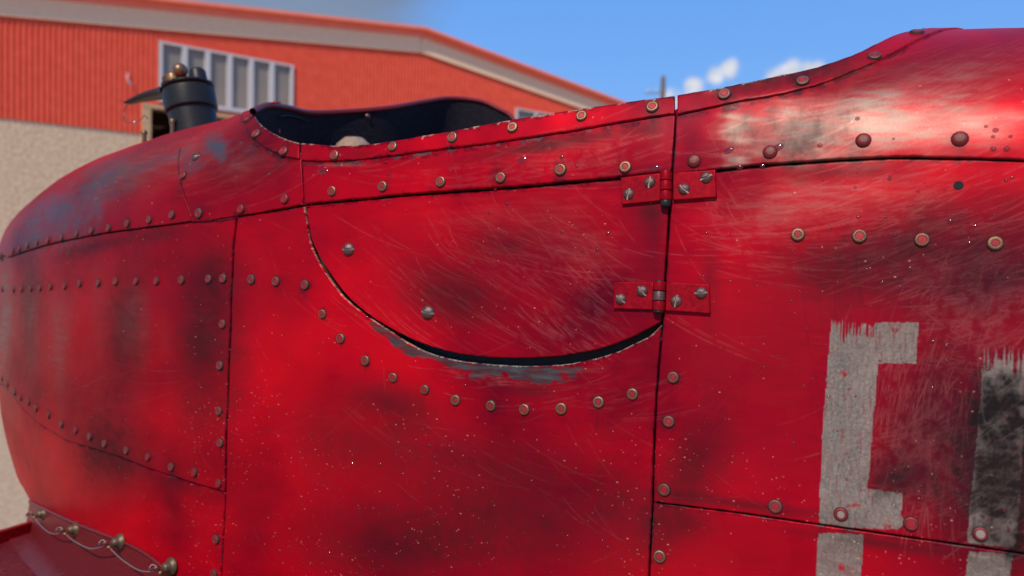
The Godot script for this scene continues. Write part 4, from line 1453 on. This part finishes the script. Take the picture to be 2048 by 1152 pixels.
const STAIN_SHADE := [  # vignette darkening painted on the right, soft stains elsewhere
	[0.07958, 1.158, 0.1257, 0.01259, 0.003842, -0.1674, 0.66],
	[0.1212, 1.294, 0.1003, 0.002806, 0.00133, -0.07687, 0.6],
	[0.1288, 1.1, 0.07181, 0.009719, 0.002282, -0.1362, 0.75],
	[-0.08922, 1.197, 0.1236, 0.009007, 0.006431, -0.1455, 0.42],
	[-0.1113, 0.9739, 0.1075, 0.01975, 0.002077, -0.043, 0.35],
	[-0.4155, 0.9923, 0.2179, 0.001436, -0.01024, -0.08343, 0.4],
	[-0.1505, 1.09, 0.06743, -0.003483, -0.01521, -0.1247, 0.25],
	[-0.6066, 0.9614, 0.07839, 0.01279, 0.008791, -0.1106, 0.25],
	[-0.08044, 1.243, 0.06424, 0.003242, 0.00362, -0.08445, 0.2],
	[-0.4848, 0.9022, 0.2338, 0.04676, 0.003113, -0.03866, 0.25],
	[-0.9622, 1.165, 0.06972, 0.004554, 0.01048, -0.1797, 0.42],
	[-1.19, 1.113, 0.09616, 0.008556, 0.008702, -0.179, 0.3],
	[-0.0121, 1.362, 0.09968, 0.01467, 0.003566, -0.02217, 0.3],
	[-0.2432, 1.352, 0.03155, -9.301e-05, 0.006027, -0.09968, 0.3],
	[-0.4904, 1.277, 0.12, -0.03415, -0.01525, -0.04551, 0.25]]
const SOOT := [
	[0.1298, 1.294, 0.05509, 0.01306, 0.004571, -0.02751, 0.75],
	[0.1286, 1.112, 0.03025, -0.00101, -0.006095, -0.0589, 1],
	[0.1456, 1.097, 0.02486, 0.003432, 0.0008423, -0.05778, 1],
	[0.06677, 1.127, 0.04132, 0.01731, 0.007771, -0.02856, 0.42],
	[0.04255, 1.085, 0.02317, 0.003172, 0.0004836, -0.01729, 0.8],
	[0.07436, 1.189, 0.02715, -0.0004141, -0.002199, -0.04111, 0.4],
	[-0.01468, 1.29, 0.06544, 0.001831, 0.001517, -0.04404, 0.45],
	[0.01895, 1.324, 0.07166, 0.015, 0.00454, -0.02412, 0.5],
	[0.08423, 1.356, 0.06467, 0.02421, 0.006851, -0.02275, 0.4],
	[0.1118, 1.325, 0.05203, 0.01139, 0.00517, -0.03061, 0.6],
	[-0.08728, 1.446, 0.05427, 0.007693, 0.004468, -0.0172, 0.62],
	[-0.1253, 1.458, 0.03356, 0.006113, 0.005089, -0.01446, 0.4],
	[-0.09724, 1.431, 0.0606, 0.004955, 0.001989, -0.01039, 0.4],
	[-0.03585, 1.443, 0.03147, 0.000345, 0.0007311, -0.01369, 0.35],
	[-0.04909, 1.484, 0.03024, 0.01169, 0.004086, -0.009855, 0.45],
	[0.01366, 1.504, 0.0398, 0.02925, 0.005895, -0.01191, 0.35],
	[0.05972, 1.525, 0.06549, 0.04482, 0.005548, -0.02093, 0.35],
	[0.1112, 1.496, 0.05007, 0.03473, 0.01196, -0.03237, 0.25],
	[-0.0343, 1.411, 0.05721, -0.001895, 0.0003741, -0.01029, 0.5],
	[-0.1175, 1.488, 0.06096, 0.01667, 0.003401, -0.008696, 0.6],
	[-0.06193, 1.505, 0.04043, 0.02053, 0.004364, -0.009759, 0.6],
	[-0.3241, 1.437, 0.1064, 0.01016, 0.002452, -0.005, 0.5],
	[-0.4145, 1.428, 0.0929, 0.007709, 0.001628, -0.003082, 0.45],
	[-0.2392, 1.444, 0.02804, 0.002922, 0.006277, -0.01563, 0.5],
	[-0.561, 1.421, 0.07207, 0.00477, 0.001911, -0.003313, 0.25],
	[-0.2492, 1.462, 0.02513, 0.003063, 0.003486, -0.007474, 0.4],
	[-0.6844, 1.428, 0.02761, -0.0009308, 0.001059, -0.002874, 0.35],
	[-0.4257, 1.325, 0.05149, -0.00773, -0.00271, -0.0225, 0.5],
	[-0.53, 1.276, 0.08273, -0.03007, -0.01169, -0.02558, 0.4],
	[-0.3785, 1.273, 0.08862, -0.0263, -0.0119, -0.03719, 0.3],
	[-0.2381, 1.37, 0.02201, -0.0002499, 0.001679, -0.02808, 0.55],
	[-0.5114, 1.242, 0.0624, -0.01162, -0.006187, -0.02688, 0.45],
	[-0.2471, 1.41, 0.03817, 0.0003449, 0.0008245, -0.007406, 0.3],
	[-0.3136, 1.333, 0.05805, -0.0194, -0.01136, -0.03618, 0.2],
	[-0.23, 1.339, 0.01246, 3.297e-05, 0.004026, -0.06794, 0.4],
	[-0.6089, 1.102, 0.06036, -0.002623, -0.002707, -0.01983, 0.55],
	[-0.6577, 1.039, 0.09568, -0.01521, -0.01549, -0.04261, 0.4],
	[-0.593, 0.9012, 0.1031, 0.005477, -0.005746, -0.04201, 0.6],
	[-0.4336, 1.035, 0.1459, -0.01344, -0.008651, -0.03877, 0.45],
	[-0.3496, 0.9719, 0.08544, -0.01261, -0.01727, -0.05505, 0.5],
	[-0.4652, 0.9517, 0.107, 0.0189, 0.003571, -0.04501, 0.35],
	[-0.7206, 1.002, 0.04788, 0.003367, -0.003214, -0.08158, 0.25],
	[-0.2783, 1.002, 0.04488, 0.02738, 0.01831, -0.02946, 0.35],
	[-0.3828, 1.137, 0.03551, 0.0004645, -0.0002118, -0.008968, 0.45],
	[-0.2659, 1.106, 0.03177, 0.02162, 0.01052, -0.0145, 0.25],
	[-0.8166, 1.244, 0.0403, 0.001477, 0.003554, -0.05432, 0.2],
	[-0.9737, 1.263, 0.07015, 0.001992, 0.002592, -0.04525, 0.6],
	[-0.9848, 1.147, 0.0659, 0.004784, 0.004747, -0.08234, 0.6],
	[-0.9937, 1.196, 0.04827, 0.002594, 0.002829, -0.04964, 0.4],
	[-1.193, 1.176, 0.06078, 0.002028, -0.006095, -0.1351, 0.6],
	[-1.28, 0.9364, 0.07643, 0.01091, -0.009036, -0.07231, 0.6],
	[-1.617, 1.179, 0.07364, 0.004388, 0.003471, -0.1724, 0.55],
	[-1.403, 1.251, 0.08906, 0.002705, 0.003797, -0.1078, 0.35],
	[-1.373, 1.028, 0.08652, 0.007601, -0.01369, -0.08902, 0.3],
	[-1.12, 1.224, 0.07147, 0.003078, 0.001792, -0.03481, 0.2],
	[-2.231, 0.7142, 0.0774, 0.01754, -0.09476, -0.1633, 0.55],
	[-1.183, 0.9252, 0.06353, 0.001529, -0.01907, -0.04263, 0.5],
	[-1.084, 1.337, 0.05265, 0.005909, 0.005001, -0.01524, 0.4],
	[-1.285, 1.319, 0.1402, 0.0184, 0.005732, -0.01083, 0.55],
	[-1.063, 0.9193, 0.1184, -0.003738, -0.00479, -0.0106, 0.35],
	[-0.1667, 1.071, 0.02397, -0.007661, -0.01931, -0.049, 0.5],
	[-0.168, 1.203, 0.03487, 0.002352, 0.002497, -0.04662, 0.25],
	[-0.1034, 1.035, 0.07486, 0.0008253, -0.0004448, -0.004942, 0.5],
	[-0.1805, 1.006, 0.03449, -0.0002623, -0.002076, -0.01707, 0.45],
	[0.0235, 1.016, 0.07469, 0.001528, -0.0004994, -0.005116, 0.5],
	[-0.09062, 1.108, 0.03201, 0.003755, 0.001724, -0.0384, 0.15],
	[-0.1607, 1.286, 0.01046, 0.0002928, 0.001851, -0.03548, 0.4]]
const SKY_SHEEN := [  # sky mirrored on the deck, painted as blue-grey patches
	[-0.9956, 1.453, 0.02677, 0.004002, 0.03975, -0.02656, 0.9],
	[-1.031, 1.434, 0.03237, 0.005234, 0.02314, -0.0163, 0.5],
	[-1.178, 1.442, 0.08357, 0.01792, 0.0246, -0.01235, 0.5],
	[-1.334, 1.42, 0.106, 0.02119, 0.02564, -0.01054, 0.5],
	[-1.473, 1.376, 0.1176, 0.02425, 0.02926, -0.01041, 0.5],
	[-1.239, 1.405, 0.08822, 0.0138, 0.02449, -0.01485, 0.35],
	[-0.9134, 1.446, 0.05129, -0.0171, -0.003079, -0.011, 0.25],
	[-1.531, 1.335, 0.1565, 0.01965, 0.01677, -0.01045, 0.4],
	[-1.504, 1.378, 0.1653, 0.0326, 0.1301, -0.04267, 0.6],
	[-1.38, 1.446, 0.1149, 0.03539, 0.0956, -0.03095, 0.4],
	[-1.623, 1.325, 0.1581, 0.01772, 0.05945, -0.03152, 0.35]]
const SCUFF_SHEEN := [  # scuffs and painted cowl glint; on the tail, reflections painted pale
	[-0.1382, 1.443, 0.01733, 0.001191, 0.004935, -0.02715, 0.95],
	[-0.1382, 1.443, 0.03465, 0.002382, 0.004935, -0.02715, 0.4],
	[-0.03649, 1.454, 0.1095, 0.01278, 0.004077, -0.02338, 0.5],
	[-0.02103, 1.459, 0.04065, 0.0075, 0.004543, -0.01909, 0.55],
	[-0.059, 1.47, 0.06875, 0.01452, 0.002884, -0.01052, 0.6],
	[0.01984, 1.455, 0.03898, 0.00655, 0.005999, -0.02901, 0.4],
	[-0.05639, 1.431, 0.08472, 0.006663, 0.001581, -0.009562, 0.4],
	[0.08239, 1.444, 0.06455, 0.004087, 0.002274, -0.02414, 0.35],
	[-0.1445, 1.418, 0.03449, 0.002377, 0.0006658, -0.00312, 0.4],
	[-0.03347, 1.388, 0.08215, 0.007719, 0.002242, -0.01699, 0.25],
	[-0.1026, 1.375, 0.04758, 0.01296, 0.008443, -0.02842, 0.3],
	[-0.1757, 1.475, 0.02939, 0.00538, 0.002978, -0.00706, 0.3],
	[-0.369, 1.339, 0.1122, -0.01794, -0.0046, -0.03881, 0.22],
	[-0.5225, 1.388, 0.1981, 0.009027, 0.001946, -0.01265, 0.2],
	[-0.2773, 1.283, 0.07248, -0.02967, -0.01662, -0.04012, 0.18],
	[-0.3068, 1.231, 0.07654, -0.0219, -0.005622, -0.01799, 0.2],
	[-0.5723, 1.183, 0.04508, -0.01812, -0.003716, -0.006332, 0.25],
	[-0.3026, 1.169, 0.08341, 0.02064, 0.001554, -0.005988, 0.35],
	[-0.3773, 1.061, 0.1402, -0.004069, -0.00153, -0.01266, 0.15],
	[-0.3468, 1.028, 0.08926, -0.02372, -0.004966, -0.01196, 0.15],
	[-0.5879, 1.055, 0.09188, -0.03086, -0.003792, -0.00652, 0.2],
	[-0.4455, 1.457, 0.1471, 0.01092, 0.001382, -0.002161, 0.3],
	[-0.6996, 1.419, 0.05549, -0.001387, 0.0005987, -0.001893, 0.5],
	[-1.824, 1.143, 0.1377, 0.0101, 0.00301, -0.3071, 0.85],
	[-1.616, 1.158, 0.08713, 0.006018, 0.005223, -0.2586, 0.5],
	[-1.445, 1.109, 0.07309, 0.00669, 0.006555, -0.1999, 0.5],
	[-1.301, 1.254, 0.05628, 0.001685, 0.004695, -0.1126, 0.3],
	[-1.277, 1.124, 0.04759, 0.004044, 0.008124, -0.1857, 0.3],
	[-1.178, 1.186, 0.06246, 0.003664, 0.005658, -0.1158, 0.45],
	[-1.132, 1.171, 0.03507, 0.002266, 0.005821, -0.1136, 0.3],
	[-1.551, 0.8325, 0.2129, 0.05954, 0.01467, -0.09455, 0.3],
	[-1.076, 1.175, 0.02699, 0.001695, 0.005973, -0.111, 0.3],
	[-1.183, 0.9523, 0.3107, -0.006441, -0.007838, -0.01498, 0.25],
	[-0.9877, 1.197, 0.07183, 0.003848, 0.005195, -0.0908, 0.25],
	[-1.299, 1.45, 0.172, 0.03034, 0.06346, -0.02524, 0.3],
	[-1.029, 1.465, 0.0597, 0.0119, 0.03313, -0.01939, 0.3],
	[-0.8368, 1.423, 0.07291, -0.00271, 0.00579, -0.01331, 0.2],
	[-0.9782, 1.393, 0.09077, 0.006948, 0.01112, -0.0179, 0.15],
	[-0.2716, 1.396, 0.05191, -0.001162, 0.001597, -0.02546, 0.2],
	[-0.0638, 1.357, 0.1049, 0.01532, 0.003878, -0.02272, 0.25],
	[0.0833, 1.399, 0.06206, 0.01636, 0.004903, -0.02095, 0.25],
	[0.1098, 1.453, 0.05335, 0.008514, 0.004495, -0.02951, 0.25]]
const BARE := [
	[-0.4282, 1.159, 0.05553, 0.001876, 0.00019, -0.0118, 0.95],
	[-0.4815, 1.16, 0.04645, -0.001983, -0.0008506, -0.01007, 0.95],
	[-0.3843, 1.156, 0.04623, 0.002375, 0.0002654, -0.007699, 0.9],
	[-0.5382, 1.17, 0.04257, -0.01117, -0.003063, -0.007917, 0.85],
	[-0.5849, 1.182, 0.02982, -0.01301, -0.003619, -0.005632, 0.8],
	[-0.6163, 1.198, 0.02006, -0.01119, -0.003436, -0.004156, 0.8],
	[-0.3497, 1.164, 0.03408, 0.005503, 0.0006277, -0.00374, 0.5],
	[-0.3335, 0.9576, 0.01266, -0.005398, -0.003499, -0.005621, 0.9],
	[-0.4651, 1.148, 0.03053, -0.001152, -0.0004464, -0.005328, 0.8],
	[-0.3227, 1.169, 0.02614, 0.006419, 0.0006358, -0.002418, 0.4]]
const SCRATCHED := [
	[-0.4371, 1.278, 0.1695, -0.09017, 0.149, 0.004173, 0.004477, -0.0602, 50, 8, 0.35],
	[-0.3102, 1.282, 0.07526, -0.06517, 0.07339, 0.002055, 0.003817, -0.05698, 45, 12, 0.4],
	[-0.326, 1.218, 0.06701, -0.04294, 0.06073, 0.003433, 0.001735, -0.0252, 50, 8, 0.45],
	[-0.4106, 1.319, 0.1543, -0.04842, 0.1458, 0.00162, 0.00291, -0.03995, 40, 10, 0.35],
	[-0.6263, 1.215, 0.1154, -0.06511, 0.1047, 0.005359, 0.002171, -0.02873, 20, 6, 0.45],
	[-0.4791, 1.332, 0.04361, -0.05037, 0.108, 0.0005997, 0.003084, -0.04118, 20, 10, 0.35],
	[-0.05343, 1.363, 0.135, 0.01946, 0.1055, -0.0009301, 0.001333, -0.03425, 80, 10, 0.45],
	[0.06056, 1.378, 0.1049, 0.0425, 0.07988, -0.001395, 0.001201, -0.04863, 80, 12, 0.5],
	[-0.1182, 1.351, 0.09989, -0.0223, 0.04492, -0.0001385, 0.001926, -0.04114, 40, 16, 0.35],
	[-0.154, 1.382, 0.04377, -0.05141, 0.02913, -0.0005003, 0.001833, -0.0361, 24, 14, 0.35],
	[0.08515, 1.314, 0.1114, 0.04407, 0.07725, 0.00129, 0.000687, -0.03151, 80, 10, 0.4],
	[0.09942, 1.278, 0.0719, 0.04195, 0.06238, 0.002272, 0.0006229, -0.031, 80, 30, 0.45],
	[-0.08336, 1.311, 0.1293, -0.01698, 0.06487, 0.001083, 0.0009816, -0.0229, 30, 10, 0.35],
	[-0.01607, 1.464, 0.1095, 0.02858, 0.1037, 0.001963, 0.001371, -0.02986, 60, 8, 0.5],
	[0.08364, 1.51, 0.1194, 0.06254, 0.07221, -0.00206, -0.002049, -0.04057, 50, 8, 0.4],
	[0.04267, 1.165, -0.01476, -0.114, 0.04208, 0.003985, 0.001865, -0.0674, 70, 16, 0.55],
	[0.05791, 1.115, 0.06761, 0.04892, 0.03659, 0.004462, 0.0009203, -0.03556, 90, 22, 0.6],
	[0.08028, 1.128, -0.005492, -0.1012, 0.0313, 0.003645, 0.001271, -0.05537, 90, 14, 0.6],
	[0.113, 1.263, 0.06445, 0.03354, 0.03944, 0.001768, 0.0007526, -0.04088, 150, 40, 0.5],
	[0.1287, 1.104, 0.03823, 0.04273, 0.02113, 0.002804, 0.0009792, -0.05845, 140, 18, 0.6],
	[0.06248, 1.116, 0.06245, 0.01997, 0.03642, 0.00444, 0.000769, -0.03041, 90, 50, 0.5],
	[0.03871, 1.139, 0.06272, 0.03963, 0.04213, 0.004567, 0.001168, -0.0413, 40, 20, 0.4],
	[0.07226, 1.087, 0.08354, 0.04589, 0.04938, 0.00682, 0.0007242, -0.03003, 50, 18, 0.4],
	[0.1331, 1.095, 0.04319, 0.03511, 0.02101, 0.0029, 0.0008641, -0.05332, 110, 14, 0.7],
	[0.08719, 1.22, 0.08796, 0.02374, 0.06729, 0.004514, 0.0006709, -0.03077, 40, 40, 0.35],
	[-0.009289, 1.134, 0.01832, -0.1567, 0.02215, 0.002404, 0.003646, -0.1058, 70, 14, -0.5],
	[-0.01168, 1.203, 0.04968, -0.001093, 0.02486, 0.001807, 0.001299, -0.03769, 50, 14, -0.4],
	[0.1277, 1.163, 0.00602, -0.1281, 0.02131, 0.002133, 0.001326, -0.07913, 60, 12, -0.4],
	[0.008406, 1.042, 0.06694, 0.005499, 0.04304, 0.00677, 0.0006679, -0.0205, 40, 10, -0.3],
	[-0.1693, 1.227, 0.1377, -0.06402, 0.01166, 0.0006551, 0.0001883, -0.003516, 3, 1, 0.5],
	[-0.5682, 1.417, 0.2122, 0.008615, 0.2495, -0.003118, 0.003089, -0.01248, 20, 4, 0.3],
	[-0.3087, 1.428, 0.1959, 0.02106, 0.108, 0.000685, 0.002676, -0.0152, 40, 6, 0.35],
	[-0.3834, 1.048, 0.1751, -0.03825, 0.09906, 0.01327, 0.002338, -0.03137, 12, 14, 0.2],
	[-0.305, 1.01, 0.07503, -0.06024, 0.03929, 0.006133, 0.003317, -0.04789, 12, 16, 0.22],
	[-0.6324, 1.064, 0.1665, -0.07102, 0.07082, 0.008151, 0.001643, -0.02125, 7, 4, 0.2],
	[-0.3006, 1.139, 0.1394, 0.04132, 0.07878, 0.007408, 0.001657, -0.02452, 30, 12, 0.25],
	[-0.2577, 1.076, 0.09126, 0.08825, 0.05021, 0.006297, 0.002665, -0.04148, 24, 8, -0.3],
	[-1.114, 1.103, 0.3418, 0.04984, 0.1434, 0.01326, 0.00273, -0.05199, 6, 8, 0.3],
	[-0.4279, 1.156, 0.06662, 0.001321, 0.08125, 0.006641, 0.001183, -0.01567, 70, 8, 0.5],
	[-1.018, 1.426, 0.201, 0.04441, 0.1587, -0.008907, 0.01998, -0.02851, 30, 6, 0.25],
	[-0.1634, 1.117, 0.05529, 0.07638, 0.0287, 0.003147, 0.002448, -0.04563, 16, 10, -0.3]]
const DROPS := [[-0.0081, 1.4592, 0.0028],
	[0.0286, 1.4402, 0.0016],
	[-0.1466, 1.4289, 0.0042],
	[-0.0912, 1.4323, 0.0047],
	[-0.0459, 1.4346, 0.0029],
	[-0.0604, 1.4271, 0.0011],
	[0.1147, 1.4497, 0.0021],
	[0.1232, 1.4459, 0.0031],
	[0.1209, 1.4397, 0.0021],
	[0.1363, 1.4392, 0.0021],
	[0.1211, 1.4283, 0.0031],
	[0.1329, 1.4279, 0.0031],
	[0.0259, 1.4016, 0.0022],
	[0.1334, 1.3968, 0.0021],
	[-0.0418, 1.4024, 0.0017],
	[-0.0076, 1.3930, 0.0017],
	[-0.0040, 1.3600, 0.0022],
	[0.0843, 1.3551, 0.0032],
	[0.0483, 1.3042, 0.0032],
	[0.0498, 1.2670, 0.0021],
	[0.0215, 1.2879, 0.0022],
	[0.1244, 1.3611, 0.0015],
	[0.1069, 1.3497, 0.0016],
	[0.0936, 1.3424, 0.0016],
	[-0.3518, 1.3430, 0.0032],
	[-0.3027, 1.3201, 0.0032],
	[-0.3228, 1.3186, 0.0026],
	[-0.4335, 1.3815, 0.0034],
	[-0.4589, 1.3688, 0.0027],
	[-0.2903, 1.3418, 0.0032],
	[-0.4163, 1.4192, 0.0047],
	[-0.3593, 1.4220, 0.0033],
	[-0.3373, 1.4153, 0.0026],
	[-0.2349, 1.4143, 0.0050],
	[-0.1328, 1.4164, 0.0041],
	[-0.1074, 1.4177, 0.0035],
	[-0.7444, 1.4132, 0.0053],
	[-0.7499, 1.4158, 0.0046],
	[-0.7438, 1.4366, 0.0046],
	[-0.8532, 1.4131, 0.0040],
	[-0.0222, 1.2871, 0.0017],
	[0.0330, 1.3401, 0.0022],
	[-0.0319, 1.3456, 0.0017],
	[0.0400, 1.0926, 0.0021],
	[0.1206, 1.2036, 0.0025],
	[0.0840, 1.2244, 0.0026],
	[0.0716, 1.2282, 0.0026],
	[0.0843, 1.2090, 0.0021],
	[0.0703, 1.2069, 0.0021],
	[-0.4796, 1.1350, 0.0020],
	[-0.5287, 1.0486, 0.0028],
	[-0.6106, 1.0114, 0.0028]]
